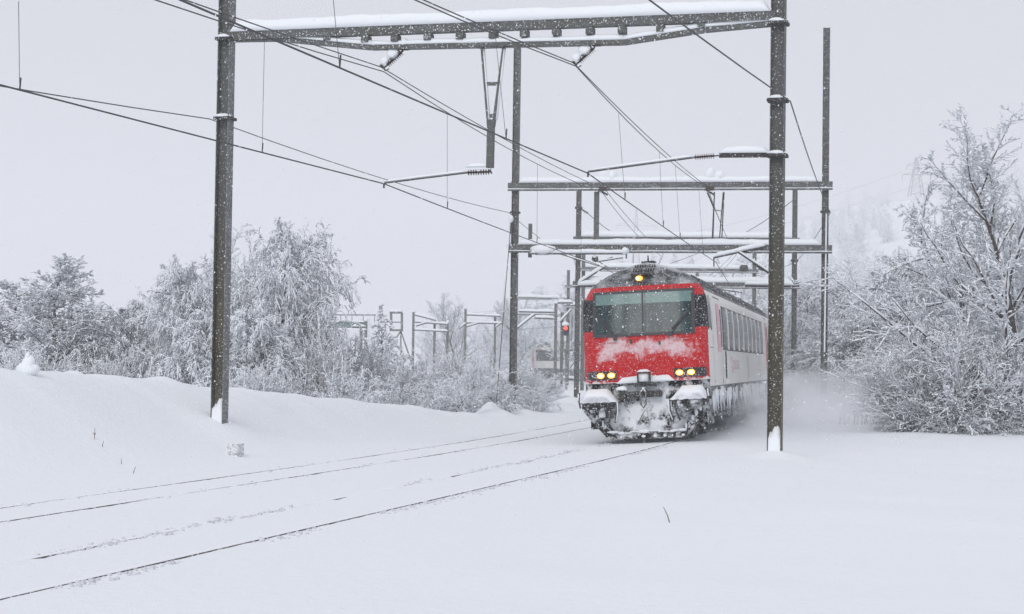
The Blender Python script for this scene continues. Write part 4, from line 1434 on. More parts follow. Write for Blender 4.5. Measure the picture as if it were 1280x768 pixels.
def snow_np(segs, rng, wmin, wmul, hmul, keep=1.0):
    """ridge of snow lying on every segment that is not too steep"""
    A = np.array([s[0] for s in segs]); B = np.array([s[1] for s in segs])
    ra = np.array([s[2] for s in segs]); rb = np.array([s[3] for s in segs])
    T = B - A; L = np.linalg.norm(T, axis=1); T = T / np.maximum(L, 1e-6)[:, None]
    steep = np.abs(T[:, 2])
    sel = (rng.random(len(A)) < keep * np.clip(1.35 - steep * 0.75, 0.25, 1)) 
    A, B, ra, rb, T, steep = A[sel], B[sel], ra[sel], rb[sel], T[sel], steep[sel]
    upv = np.tile(np.array([0, 0, 1.0]), (len(A), 1))
    S = np.cross(T, upv); nn_ = np.linalg.norm(S, axis=1, keepdims=True); S = np.where(nn_ < 0.05, np.array([[1.0, 0, 0]]), S / np.maximum(nn_, 1e-5))
    U = np.cross(S, T); U = U * np.sign(U[:, 2:3] + 1e-9)
    w = (wmin + np.maximum(ra, rb) * wmul) * rng.uniform(0.6, 1.5, len(A)); h = w * hmul * (1.1 - 0.5 * steep) * rng.uniform(0.7, 1.5, len(A))
    rings = []
    for P, rr, k in ((A, ra, 0.8), ((A + B) / 2, (ra + rb) / 2, 1.15), (B, rb, 0.7)):
        off = U * (rr * 0.4)[:, None]
        rings += [P + off - S * (w * k)[:, None] + 0 * U, P + off + U * (h * k)[:, None] - S * (w * 0.45 * k)[:, None], P + off + U * (h * k * 0.95)[:, None] + S * (w * 0.5 * k)[:, None], P + off + S * (w * k)[:, None]]
    Vv = np.stack(rings, 1).reshape(-1, 3)
    n = len(A); base = (np.arange(n) * 12)[:, None]
    q = []
    for i in range(2):
        for k in range(4): q.append([i * 4 + k, i * 4 + (k + 1) % 4, (i + 1) * 4 + (k + 1) % 4, (i + 1) * 4 + k])
    q.append([0, 3, 2, 1]); q.append([8, 9, 10, 11])
    Qq = (base + np.array(q).reshape(1, -1)).reshape(-1, 4)
    return Vv, Qq

class Grower:
    def __init__(s, seed):
        s.r = random.Random(seed); s.seg = {0: [], 1: [], 2: [], 3: []}
    def rv(s, a=1.0): return Vector((s.r.gauss(0, a), s.r.gauss(0, a), s.r.gauss(0, a)))
    def branch(s, p, d, L, r0, level, spec):
        sp = spec[level]
        n = sp['n']; step = L / n
        d = d.normalized()
        pts = [p.copy()]
        for i in range(n):
            q = i / n
            d = (d + s.rv(sp.get('wob', 0.1)) + Vector((0, 0, sp.get('grav', 0) * (0.4 + q)))).normalized()
            p2 = p + d * step
            ra = r0 * (1 - q * sp.get('taper', 0.8)); rb = r0 * (1 - (q + 1 / n) * sp.get('taper', 0.8))
            s.seg[level].append((p[:], p2[:], ra, rb))
            p = p2; pts.append(p.copy())
        if level + 1 in spec:
            ch = spec[level + 1]
            cnt = ch['count'] if not isinstance(ch['count'], float) else max(2, int(ch['count'] * L))
            for k in range(cnt):
                f = ch.get('f0', 0.15) + (1 - ch.get('f0', 0.15)) * (k + s.r.random()) / cnt
                x = f * n; i = min(n - 1, int(x)); bp = pts[i].lerp(pts[i + 1], x - i)
                t = (pts[i + 1] - pts[i]).normalized()
                side = t.cross(s.rv()).normalized()
                ang = ch.get('ang', 50) + s.r.gauss(0, 10)
                nd = t * math.cos(math.radians(ang)) + side * math.sin(math.radians(ang)) + Vector((0, 0, ch.get('lift', 0)))
                prof = ch['prof'](f) if 'prof' in ch else (1 - 0.55 * f)
                l = L * ch['len'] * prof * s.r.uniform(0.75, 1.25)
                s.branch(bp, nd, l, max(ch.get('rmin', 0.004), r0 * ch.get('rr', 0.45) * (1 - 0.6 * f)), level + 1, spec)

def spec_weep(h):
    return {0: dict(n=10, wob=0.025, grav=0.04, taper=0.93),
            1: dict(count=64, f0=0.08, len=0.33, ang=58, lift=0.25, n=7, wob=0.08, grav=-0.13, rr=0.28, prof=lambda f: 0.5 + 1.0 * max(0, math.sin(min(1, f * 1.05) * math.pi)) ** 0.7 - 0.12 * f, taper=0.85),
            2: dict(count=13, f0=0.15, len=0.46, ang=45, n=5, wob=0.14, grav=-0.30, rr=0.4, rmin=0.010, taper=0.7),
            3: dict(count=10, f0=0.1, len=0.55, ang=38, n=3, wob=0.18, grav=-0.5, rr=0.5, rmin=0.007, taper=0.5)}
def spec_round(h):
    return {0: dict(n=9, wob=0.05, grav=0.04, taper=0.9),
            1: dict(count=70, f0=0.07, len=0.36, ang=60, lift=0.1, n=6, wob=0.12, grav=-0.02, rr=0.32, prof=lambda f: 1.2 - 0.85 * f, taper=0.85),
            2: dict(count=14, f0=0.10, len=0.40, ang=50, n=4, wob=0.18, grav=-0.03, rr=0.4, rmin=0.010, taper=0.7),
            3: dict(count=8, f0=0.1, len=0.45, ang=45, n=3, wob=0.22, grav=-0.08, rr=0.5, rmin=0.008, taper=0.5)}
def spec_up(h):
    return {0: dict(n=9, wob=0.06, grav=0.02, taper=0.85),
            1: dict(count=26, f0=0.14, len=0.60, ang=44, lift=0.2, n=9, wob=0.10, grav=0.05, rr=0.45, prof=lambda f: 1.2 - 0.75 * f, taper=0.85),
            2: dict(count=15, f0=0.15, len=0.40, ang=40, n=6, wob=0.12, grav=0.02, rr=0.42, rmin=0.010, taper=0.75),
            3: dict(count=9, f0=0.12, len=0.40, ang=42, n=3, wob=0.14, grav=0.0, rr=0.5, rmin=0.007, taper=0.6)}
def spec_lean(h):
    return {0: dict(n=10, wob=0.06, grav=0.0, taper=0.85),
            1: dict(count=26, f0=0.20, len=0.48, ang=52, lift=0.1, n=8, wob=0.11, grav=-0.01, rr=0.42, prof=lambda f: 1.15 - 0.7 * f, taper=0.85),
            2: dict(count=14, f0=0.15, len=0.42, ang=44, n=5, wob=0.14, grav=-0.03, rr=0.42, rmin=0.010, taper=0.75),
            3: dict(count=8, f0=0.15, len=0.40, ang=42, n=3, wob=0.14, grav=-0.04, rr=0.5, rmin=0.008, taper=0.6)}
def spec_spruce(h):
    return {0: dict(n=10, wob=0.02, grav=0.03, taper=0.95),
            1: dict(count=90, f0=0.06, len=0.34, ang=92, lift=0.0, n=5, wob=0.06, grav=-0.14, rr=0.22, prof=lambda f: max(0.06, 1.25 * (1 - f)), taper=0.8),
            2: dict(count=12, f0=0.1, len=0.38, ang=50, n=3, wob=0.10, grav=-0.14, rr=0.4, rmin=0.012, taper=0.6),
            3: dict(count=3, f0=0.2, len=0.4, ang=40, n=2, wob=0.12, grav=-0.2, rr=0.5, rmin=0.01, taper=0.6)}

TREE_CACHE = {}
def tree_meshes(key, kind, h, seed, lean=(0, 0, 1), r0=None, snoww=0.022, twig=M_TWIG, keep=0.95, hm=0.8, pscale=1.0):
    if key in TREE_CACHE: return TREE_CACHE[key]
    g = Grower(seed)
    snoww *= 1.18
    rng = np.random.default_rng(seed)
    r0 = r0 or h * 0.017
    if kind == 'shrub':
        sp = {1: dict(n=6, wob=0.09, grav=-0.05, taper=0.85), 2: dict(count=11, f0=0.10, len=0.42, ang=34, n=4, wob=0.13, grav=-0.05, rr=0.5, rmin=0.007, taper=0.7), 3: dict(count=6, f0=0.1, len=0.45, ang=35, n=3, wob=0.15, grav=-0.05, rr=0.6, rmin=0.006, taper=0.5)}
        for k in range(90):
            a = g.r.uniform(0, 6.28); t = abs(g.r.gauss(0, 0.68)); rad = g.r.uniform(0, 0.22) * h
            d = Vector((math.cos(a) * t, math.sin(a) * t, 1))
            g.branch(Vector((math.cos(a) * rad, math.sin(a) * rad, -0.1)), d, h * g.r.uniform(0.65, 1.05) * (1.0 if t < 0.9 else 0.85), h * 0.008, 1, sp)
    elif kind == 'arch':      # bushes bent over by the snow
        sp = {1: dict(n=7, wob=0.10, grav=-0.16, taper=0.85), 2: dict(count=9, f0=0.15, len=0.38, ang=35, n=4, wob=0.15, grav=-0.16, rr=0.5, rmin=0.008, taper=0.7), 3: dict(count=6, f0=0.1, len=0.42, ang=38, n=3, wob=0.16, grav=-0.2, rr=0.6, rmin=0.007, taper=0.5)}
        for k in range(42):
            a = g.r.uniform(0, 6.28); t = abs(g.r.gauss(0, 0.8)); rad = g.r.uniform(0, 0.4) * h
            g.branch(Vector((math.cos(a) * rad, math.sin(a) * rad, -0.1)), Vector((math.cos(a) * t, math.sin(a) * t, 1)), h * g.r.uniform(0.8, 1.4), h * 0.011, 1, sp)
    else:
        sp = {'weep': spec_weep, 'round': spec_round, 'up': spec_up, 'lean': spec_lean, 'spruce': spec_spruce}[kind](h)
        g.branch(Vector((0, 0, -0.3)), Vector(lean), h, r0, 0, sp)
    thick = g.seg[0] + ([] if kind in ('shrub', 'arch') else g.seg[1])
    thin = g.seg[2] + g.seg[3] + (g.seg[1] if kind in ('shrub', 'arch') else [])
    out = {}
    if thick:
        Vv, Qq = tubes_np(thick, 6); out['trunk'] = np_mesh('trunk', Vv, Qq, M_BARK)
    Vv, Qq = tubes_np(thin, 3); out['crown'] = np_mesh('crown', Vv, Qq, twig)
    l3 = g.seg[3]; l2 = [q for q in thin if q not in set(l3)] if False else g.seg[2] + (g.seg[1] if kind in ('shrub', 'arch') else [])
    Vs, Qs = snow_np(l3, rng, snoww * 0.80, 0.9, hm, keep)
    V1, Q1 = snow_np(l2, rng, snoww, 1.0, hm, keep); Qs = np.concatenate([Qs, Q1 + len(Vs)]); Vs = np.concatenate([Vs, V1])
    ends = np.array([q[1] for q in thin + thick])
    zz_ = np.sort(ends[:, 2]); out['H'] = float(zz_[int(len(zz_) * 0.998)])
    xx_ = np.sort(ends[:, 0]); out['W'] = float(xx_[int(len(xx_) * 0.97)] - xx_[int(len(xx_) * 0.03)])
    if g.seg[1] and thick:
        V2, Q2 = snow_np(g.seg[1], rng, snoww * 1.2, 0.9, 0.9, 1.0); Q2 = Q2 + len(Vs); Vs = np.concatenate([Vs, V2]); Qs = np.concatenate([Qs, Q2])
    out['snow'] = np_mesh('twig_snow', Vs, Qs, M_TWIGSNOW)
    TREE_CACHE[key] = (out, thick, thin)
    return TREE_CACHE[key]

def place_tree(name, key, px, ytop, width, d, label, cat, group, rot=0.0, sink=0.1):
    """a tree at pixel column px and depth d, its height and spread in metres taken from the photograph at that depth"""
    out = TREE_CACHE[key][0]
    p = at(px, 480, d)
    p.z = gz(p.x, p.y) - sink
    scale = (at(px, ytop, d).z - p.z) / out['H']
    sx = width * d / F / out['W']
    sx = min(max(sx, scale * 0.6), scale * 1.7)
    root = empty(name, p, (0, 0, rot), label, cat, group)
    root.scale = (sx, sx, scale)
    for nm in ('trunk', 'crown', 'snow'):
        if nm in out:
            o = bpy.data.objects.new({'snow': 'twig_snow'}.get(nm, nm), out[nm]); COL.objects.link(o); o.parent = root
    return root

tree_meshes('weepA', 'weep', 9.5, 3, snoww=0.026)
tree_meshes('weepB', 'weep', 9.0, 8, snoww=0.028)
tree_meshes('roundA', 'round', 8.5, 12, snoww=0.026)
tree_meshes('weepC', 'weep', 6.0, 18, snoww=0.028)
tree_meshes('roundB', 'round', 8.0, 14, snoww=0.026)
tree_meshes('shrubC', 'shrub', 4.0, 44, snoww=0.016, twig=M_TWIGP)
tree_meshes('upA', 'up', 9.0, 5, snoww=0.022)
tree_meshes('upB', 'up', 8.0, 21, snoww=0.020, lean=(-0.1, 0, 1))
tree_meshes('leanA', 'lean', 7.5, 33, lean=(-0.72, 0.1, 1), snoww=0.022)
tree_meshes('shrubA', 'shrub', 3.6, 41, snoww=0.016, twig=M_TWIGP)
tree_meshes('shrubB', 'shrub', 3.0, 42, snoww=0.018, twig=M_TWIGP)
tree_meshes('archA', 'arch', 3.0, 51, snoww=0.024)
tree_meshes('archB', 'arch', 3.2, 52, snoww=0.026)
tree_meshes('spruceA', 'spruce', 8.0, 61, snoww=0.045, keep=1.0, twig=M_NEEDLE, r0=0.11)

TG = 'snow covered trees on the left'
for name, key, px, yt, wd, d, rot, lab in (
    ('snowy_tree', 'roundA', 88, 318, 135, 66, 0.3, 'broad conical snowy tree with dark trunk near the left edge'),
    ('snowy_tree', 'roundB', 10, 350, 120, 74, 2.1, 'pale snowy tree cut by the left edge of the picture'),
    ('snowy_tree', 'roundA', -70, 345, 120, 72, 4.1, 'snowy tree just beyond the left edge'),
    ('weeping_tree', 'weepB', 224, 320, 95, 64, 0.5, 'weeping snowy tree just left of the first gantry post'),
    ('weeping_tree', 'weepA', 166, 376, 100, 67, 1.9, 'low drooping white tree between the conical tree and the first gantry post'),
    ('weeping_tree', 'weepA', 348, 274, 118, 62, 0.8, 'tallest weeping birch, thick with snow, right of the first gantry post'),
    ('bare_tree', 'upA', 299, 284, 95, 68, 1.0, 'dark stemmed upright tree between the first gantry post and the tall birch'),
    ('weeping_tree', 'weepB', 384, 356, 68, 66, 3.3, 'smaller spreading snowy tree on the right flank of the tall birch'),
    ('weeping_tree', 'weepC', 255, 385, 80, 60, 2.0, 'small drooping tree directly behind the first gantry post'),
    ('weeping_tree', 'weepC', 318, 380, 80, 58.5, 4.0, 'small white drooping tree in front of the dark stemmed upright tree'),
    ('spruce', 'spruceA', 481, 382, 78, 84, 0.0, 'thin snow laden spruce with bare tip left of the far portals')):
    place_tree(name, key, px, yt, wd, d, lab, 'tree', TG, rot)
BG = 'snow covered bushes left of the line'
for i, (k, px, yt, wd, d, lab) in enumerate([('shrubA', 132, 436, 80, 62, 'bush under the low drooping tree'), ('archA', 192, 440, 80, 60, 'rounded white bush left of the first gantry post foot'),
      ('shrubB', 42, 432, 90, 62, 'bush between the two trees at the left edge'), ('archB', 272, 456, 80, 56, 'bush behind the foot of the first gantry post'),
      ('shrubB', 316, 458, 70, 56, 'bush at the foot of the dark stemmed upright tree'), ('shrubA', 398, 405, 80, 60, 'pinkish bush under the right side of the tall birch'),
      ('archA', 428, 440, 80, 57, 'low bush behind the snow bank left of the spruce'), ('shrubB', 452, 420, 60, 66, 'upright bush just left of the spruce'),
      ('archB', 492, 456, 80, 60, 'arching bush at the foot of the spruce'), ('shrubA', 520, 440, 80, 68, 'pale bush below the three post portal'),
      ('archA', 545, 462, 90, 58, 'bush with bent twigs below the far portals'), ('archB', 592, 456, 110, 60, 'big arching bush in the middle of the hedge'),
      ('shrubB', 575, 440, 80, 74, 'taller bare bush behind the hedge under the second portal'), ('archA', 622, 470, 70, 60.5, 'arching bush just left of the second gantry post'),
      ('shrubA', 642, 452, 70, 76, 'thin bush rising behind the second gantry post'), ('archB', 664, 476, 60, 64, 'bent bush just right of the second gantry post'),
      ('shrubB', 668, 464, 60, 84, 'pale bush in front of the far coaches'), ('archA', 600, 446, 90, 74, 'bush left of the stay wire anchor'),
      ('archA', 466, 446, 80, 74, 'bush behind the spruce'), ('shrubA', 350, 462, 90, 57, 'bush at the foot of the tallest birch'), ('archB', 690, 482, 40, 74, 'small bush beside the pipe railing')]):
    place_tree('snowy_bush', k, px, yt, wd, d, 'snow laden ' + lab, 'bush', BG, i * 1.3, 0.15)
place_tree('sapling', 'leanA', 566, 446, 50, 56, 'small dark stemmed sapling standing out of the hedge, snow on every limb', 'tree', None, 2.4, 0.1)

FG = 'hazy bare trees far behind the line'
for px, yt, wd, d, key, rot, lab in ((575, 366, 70, 170, 'upA', 0, 'hazy round bare tree far behind the far portals'), (648, 362, 60, 180, 'upB', 1, 'hazy bare tree far behind the second gantry post'),
        (706, 345, 60, 150, 'upA', 2, 'hazy bare tree behind the red signal lamp'), (552, 392, 50, 200, 'upB', 3, 'hazy bare tree left of the round far tree'),
        (612, 392, 50, 210, 'upA', 4, 'hazy low tree between the two taller far trees'), (738, 350, 50, 175, 'upB', 5, 'hazy tree just left of the cab'),
        (770, 326, 60, 190, 'upA', 2.2, 'hazy tree over the left shoulder of the cab'), (810, 318, 60, 200, 'upB', 0.2, 'hazy tree right behind the roof lamp of the cab'),
        (856, 318, 60, 190, 'upA', 1.2, 'hazy tree over the right shoulder of the cab'), (900, 322, 60, 180, 'upB', 3.2, 'hazy tree above the coach roof'),
        (940, 316, 60, 170, 'upA', 4.2, 'hazy tree just left of the big right post')):
    place_tree('bare_tree', key, px, yt, wd, d, lab, 'tree', FG, rot, 0.5)

RG = 'snow covered trees on the right'
for px, yt, wd, d, key, rot, lab in (
    (1275, 138, 235, 47, 'upA', 0.6, 'large upright tree with fanning snowy branches at the right edge'),
    (1345, 170, 170, 50, 'upB', 2.6, 'snowy tree just beyond the right edge'),
    (1296, 228, 170, 52, 'leanA', 0.0, 'snowy tree leaning left over the bushes on the right'),
    (1170, 330, 150, 68, 'roundA', 1.0, 'dense white tree behind the leaning tree'),
    (1245, 290, 150, 70, 'roundB', 3.0, 'dense snowy tree between the leaning tree and the right edge tree'),
    (1098, 370, 100, 82, 'weepB', 1.0, 'pale drooping tree right of the pair of thin right posts'),
    (1062, 352, 90, 94, 'roundA', 2.0, 'pale snowy tree just right of the second gantry post on the right'),
    (1078, 395, 90, 70, 'weepC', 0.7, 'small drooping white tree at the left end of the right hand bushes'),
    (1045, 420, 80, 74, 'weepA', 3.7, 'low drooping tree between the right gantry posts and the bushes'),
    (1110, 335, 110, 90, 'weepB', 4.4, 'tall pale drooping tree left of the leaning tree'),
    (1014, 350, 80, 98, 'weepA', 2.0, 'pale tree between the third and second right gantry posts'),
    (1130, 362, 90, 100, 'roundB', 5.0, 'hazy white tree behind the drooping tree on the right'),
    (975, 345, 80, 112, 'roundA', 4.0, 'pale tree behind the big right post'),
    (1040, 340, 70, 125, 'upA', 4.0, 'hazy bare tree far back between the right posts')):
    place_tree('snowy_tree', key, px, yt, wd, d, lab, 'tree', RG, rot, 0.3)
SG = 'snow covered bushes on the right'
for i, (px, yt, wd, d, key, lab) in enumerate((
    (1152, 428, 110, 47.5, 'shrubA', 'large pinkish bush leftmost in the group on the right'), (1195, 400, 165, 46, 'shrubC', 'large pinkish bush in the middle of the right group'),
    (1270, 425, 120, 46, 'shrubB', 'pinkish bush at the right edge'), (1128, 440, 90, 52, 'shrubB', 'bush behind the leftmost pinkish one'),
    (1185, 392, 110, 52, 'shrubC', 'taller bush in the second row on the right'), (1245, 395, 120, 51, 'shrubA', 'taller bush in the second row at the right edge'),
    (1100, 432, 100, 66, 'archB', 'arching pale bush behind the thin grass stems on the right'), (1065, 436, 100, 76, 'archA', 'pale arching bush just right of the right gantry posts'),
    (1012, 440, 90, 84, 'archB', 'pale bush half lost in the blown snow between the right posts'), (1320, 420, 120, 47, 'shrubA', 'pinkish bush just beyond the right edge'),
    (1145, 494, 90, 46, 'archA', 'low snow covered clump at the foot of the bushes on the right'), (1200, 502, 80, 44.8, 'archB', 'low clump in front of the middle bush on the right'), (1258, 500, 90, 44.8, 'archA', 'low clump in front of the right edge bush'))):
    place_tree('snowy_bush', key, px, yt, wd, d, 'snow laden ' + lab, 'bush', SG, i * 1.7 + 0.4, 0.12)

# distant wood on the hillside: one mass
def wood(name, kind_key, spots, label):
    out, thick, thin = TREE_CACHE[kind_key]
    rng = np.random.default_rng(4)
    sub = thick[:120] + [thin[i] for i in rng.integers(0, len(thin), 1100)]
    sub = [(a, b, ra * 1.6, rb * 1.6) for a, b, ra, rb in sub]
    V1, Q1 = tubes_np(sub, 3)
    V2, Q2 = snow_np(sub, rng, 0.085, 1.0, 0.8, 1.0)
    Vt = np.concatenate([V1, V2]); Qt = np.concatenate([Q1, Q2 + len(V1)])
    mi0 = np.concatenate([np.zeros(len(Q1)), np.ones(len(Q2))])
    VV, QQ, MI = [], [], []
    n = 0
    for x, y, sc, a in spots:
        c, s_ = math.cos(a), math.sin(a)
        W_ = Vt * sc
        W_ = np.stack([W_[:, 0] * c - W_[:, 1] * s_ + x, W_[:, 0] * s_ + W_[:, 1] * c + y, W_[:, 2] + gz(x, y) - 0.4], 1)
        VV.append(W_); QQ.append(Qt + n); MI.append(mi0); n += len(W_)
    me = np_mesh(name, np.concatenate(VV), np.concatenate(QQ), [M_TWIG, M_TWIGSNOW], np.concatenate(MI))
    o = bpy.data.objects.new(name, me); COL.objects.link(o)
    return tag(o, label, 'wood', None, 'stuff')
rg = random.Random(9)
spots = []
while len(spots) < 150:
    d = rg.uniform(150, 420)
    px = rg.uniform(560, 1330)
    x = (px - 640) / F * d
    s_, u_ = station(np.array([x]), np.array([d]))
    if abs(u_[0]) < 12: continue
    if 1115 < px < 1175 and d > 300: continue
    if 1060 < px < 1120 and 250 < d < 400: continue
    spots.append((x, d, rg.uniform(0.8, 1.5), rg.uniform(0, 6.28)))
while len(spots) < 260:
    d = rg.uniform(430, 850); px = rg.uniform(1000, 1330)
    if 1110 < px < 1178: continue
    spots.append(((px - 640) / F * d, d, rg.uniform(1.0, 1.7), rg.uniform(0, 6.28)))
for px in range(-60, 480, 26):
    d = rg.uniform(190, 260); spots.append(((px - 640) / F * d, d, rg.uniform(0.7, 1.0), rg.uniform(0, 6)))
wood('hillside_wood', 'roundA', spots, 'hazy snow covered wood on the hillside behind the railway')

# pylons
def pylon(px, ytop, ybase, d, label):
    o = at(px, ybase, d); o.z = gz(o.x, o.y)
    H = at(px, ytop, d).z - o.z
    root = empty('power_pylon', o, (0, 0, 0), label, 'pylon', 'lattice power pylons on the hill')
    m = MB()
    def hw(z): return 3.2 * (1 - z / H) + 0.35
    zs_ = np.linspace(0, H, 9)
    for sx in (-1, 1):
        for sy in (-1, 1):
            m.beam((sx * hw(0), sy * hw(0), 0), (sx * hw(H), sy * hw(H), H), 0.34, 0.34)
    for a, b in zip(zs_[:-1], zs_[1:]):
        for sy in (-1, 1):
            m.beam((-hw(a), sy * hw(a), a), (hw(b), sy * hw(b), b), 0.18, 0.18); m.beam((hw(a), sy * hw(a), a), (-hw(b), sy * hw(b), b), 0.18, 0.18)
    m.build('lattice', M_GALV, root)
    for f, w in ((0.80, 0.24), (0.55, 0.36)):
        m = MB(); m.beam((-H * w, 0, H * f), (H * w, 0, H * f), 0.35, 0.35)
        m.beam((-H * w, 0, H * f), (0, 0, H * (f + 0.09)), 0.25, 0.25); m.beam((H * w, 0, H * f), (0, 0, H * (f + 0.09)), 0.25, 0.25)
        for s in (-1, 1): m.beam((s * H * w, 0, H * f), (s * H * w, 0, H * f - 2.5), 0.25, 0.25)
        m.build('cross_arm', M_GALV, root)
    return root, H
pylon(1145, 197, 262, 900, 'larger hazy lattice pylon on the hill above the leaning tree')
pylon(795, 262, 305, 1200, 'faint small pylon above the roof of the train')
for i, (x0, y0, x1, y1, lab) in enumerate(((1128, 215, 860, 292, 'upper faint power line from the pylon across the hill'), (1160, 228, 840, 310, 'lower faint power line from the pylon across the hill'))):
    a = at(x0, y0, 900); b = at(x1, y1, 1000)
    m = MB(); m.tube([p - a for p in wire_pts([a, b], 2.5)], 0.07, 4); w_ = m.build('power_line', M_WIRE); w_.location = a; tag(w_, lab, 'wire')

# weeds poking through the snow
def ground_hit(px, py, d0=8, d1=80):
    for d in np.arange(d0, d1, 0.1):
        p = at(px, py, d)
        if p.z < gz(p.x, p.y): return p
    return at(px, py, d1)
M_WEED = flat('weed_brown', (0.10, 0.075, 0.055), 0.9)
p = at(35, 461, 30.5); p.z = gz(p.x, p.y) + 0.06
m = MB(); m.blob((0, 0, 0), (0.2, 0.18, 0.15), 9, 12); m.blob((0.01, 0, 0.12), (0.11, 0.11, 0.14), 10, 12); m.blob((-0.01, 0, 0.22), (0.05, 0.06, 0.1), 12, 12)
o = m.build('snow_capped_stump', M_SNOW, None, True); o.location = p; tag(o, 'small pointed stump buried in snow on the crest of the bank near the left edge', 'stump')
for px, py, hgt, lean, lab in ((118, 551, 0.22, 0.02, 'two pronged brown weed standing high on the snow bank'), (127, 560, 0.12, 0.3, 'short bent twig below the two pronged weed'),
                          (152, 581, 0.10, -0.1, 'small dark twig beside the leaning stem on the bank'), (166, 592, 0.11, 0.4, 'lowest leaning stem on the snow bank'),
                          (839, 654, 0.17, -0.5, 'lone thin stem leaning left in the snow in front of the train')):
    p = ground_hit(px, py)
    m = MB(); m.tube([(0, 0, -0.05), (lean * hgt * 0.5, 0, hgt * 0.5), (lean * hgt, 0, hgt)], [0.006, 0.005, 0.003], 5)
    if hgt > 0.2: m.tube([(0.0, 0, hgt * 0.35), (0.02, 0, hgt * 0.6)], 0.004, 4); m.tube([(0.0, 0, hgt * 0.45), (-0.03, 0, hgt * 0.62)], 0.004, 4)
    o = m.build('weed_stem', M_WEED); o.location = p; tag(o, lab, 'weed', 'weeds poking through the snow')
p = ground_hit(1068, 531)
m = MB()
for k in range(26):
    x = random.uniform(-0.5, 0.9); h = random.uniform(0.2, 0.6); l = random.uniform(-0.15, 0.15)
    m.tube([(x, random.uniform(-0.3, 0.3), -0.1), (x + l, 0, h)], [0.009, 0.005], 4)
o = m.build('grass_tuft', M_WEED); o.location = p; tag(o, 'thin tuft of dry grass stems in the snow right of the right gantry posts', 'grass tuft')

# crumbs of snow thrown up along the rails
V_, Q_ = [], []
oc_ = np.array([(1, 0, 0), (0, 1, 0), (-1, 0, 0), (0, -1, 0), (.6, .6, .7), (-.6, .6, .7), (-.6, -.6, .7), (.6, -.6, .7), (0, 0, -.5)])
qf_ = np.array([(0, 1, 4), (1, 5, 4), (1, 2, 5), (2, 6, 5), (2, 3, 6), (3, 7, 6), (3, 0, 7), (0, 4, 7), (4, 5, 6), (4, 6, 7), (1, 0, 8), (2, 1, 8), (3, 2, 8), (0, 3, 8)])
rc = np.random.default_rng(31)
dd = 9 + 42 * rc.random(5200) ** 1.3
which = rc.random(5200)
uu = np.where(which < 0.62, R1L + rc.normal(0.03, 0.07, 5200), np.where(which < 0.86, R1R + 0.10 + np.abs(rc.normal(0, 0.10, 5200)), np.where(which < 0.93, R2R, R2L) + rc.normal(0.05, 0.12, 5200)))
clump = vnoise(dd * 1.7, uu, 77) > -0.12
dd, uu = dd[clump], uu[clump]
PX = np.interp(dd, DT, XC) + uu * np.sqrt(1 + np.interp(dd, DT, SL) ** 2)
PZ = height(PX, dd)
rr_ = rc.uniform(0.006, 0.022, len(dd)) * np.where(rc.random(len(dd)) < 0.08, 1.8, 1)
jit = 1 + 0.25 * rc.normal(size=(len(dd), 9, 3))
V_ = (np.stack([PX, dd, PZ], 1)[:, None, :] + oc_[None] * jit * rr_[:, None, None]).reshape(-1, 3)
Q_ = ((np.arange(len(dd)) * 9)[:, None] + qf_.reshape(1, -1)).reshape(-1, 3)
o = bpy.data.objects.new('snow_crumbs', np_mesh('snow_crumbs', V_, Q_, M_CRUMB)); COL.objects.link(o)
tag(o, 'loose crumbs of snow thrown up along the rails', 'snow crumbs', None, 'stuff')

# ------------------------------------------------------------------ falling snow
n = 60000
rng = np.random.default_rng(77)
d = 11 + 60 * rng.random(n) ** 0.62
px = rng.uniform(-80, 1360, n); py = rng.uniform(-60, 800, n)
X = (px - 640) / F * d; Z = HC - (py - 452) / F * d
ok = Z > 0.05
X, d, Z = X[ok], d[ok], Z[ok]
n = len(X)
sz = rng.uniform(0.0035, 0.0085, n)
oc = np.array([(1, 0, 0), (-1, 0, 0), (0, 1, 0), (0, -1, 0), (0, 0, 1.3), (0, 0, -1.3)])
Vf = (np.stack([X, d, Z], 1)[:, None, :] + oc[None] * sz[:, None, None]).reshape(-1, 3)
ft = np.array([(0, 2, 4), (2, 1, 4), (1, 3, 4), (3, 0, 4), (2, 0, 5), (1, 2, 5), (3, 1, 5), (0, 3, 5)])
Qf = ((np.arange(n) * 6)[:, None] + ft.reshape(1, -1)).reshape(-1, 3)
me = np_mesh('falling_snow', Vf, Qf, M_TWIGSNOW)
o = bpy.data.objects.new('falling_snow', me); COL.objects.link(o)
tag(o, 'fine snowflakes falling through the air everywhere', 'snowfall', None, 'stuff')

# ------------------------------------------------------------------ blown snow beside the train
def dust(name, label, center, size, rotz, dens):
    m = MB(); m.blob((0, 0, 0), (1, 1, 1), 5, 20)
    mat = bpy.data.materials.new(name); mat.use_nodes = True
    nt = mat.node_tree; nt.nodes.clear()
    out = N(nt, 'ShaderNodeOutputMaterial'); pv = N(nt, 'ShaderNodeVolumePrincipled')
    pv.inputs['Color'].default_value = (0.97, 0.98, 1, 1); pv.inputs['Anisotropy'].default_value = 0.2
    tc = N(nt, 'ShaderNodeTexCoord')
    ln = N(nt, 'ShaderNodeVectorMath', operation='LENGTH'); nt.links.new(tc.outputs['Object'], ln.inputs[0])
    fall = mth(nt, 'SUBTRACT', 0.95, ln.outputs['Value'], True)
    nz = noise(nt, 3.2, 5, 0.65, vec=tc.outputs['Object'])
    k = mth(nt, 'MULTIPLY', fall, ramp(nt, nz, 0.40, 0.70))
    nt.links.new(mth(nt, 'MULTIPLY', k, dens), pv.inputs['Density'])
    nt.links.new(pv.outputs[0], out.inputs['Volume'])
    o = m.build(name, mat, None, True)
    o.location = center; o.scale = size; o.rotation_euler = (0, 0, rotz)
    tag(o, label, 'blown snow', None, 'stuff')
    return o
import os
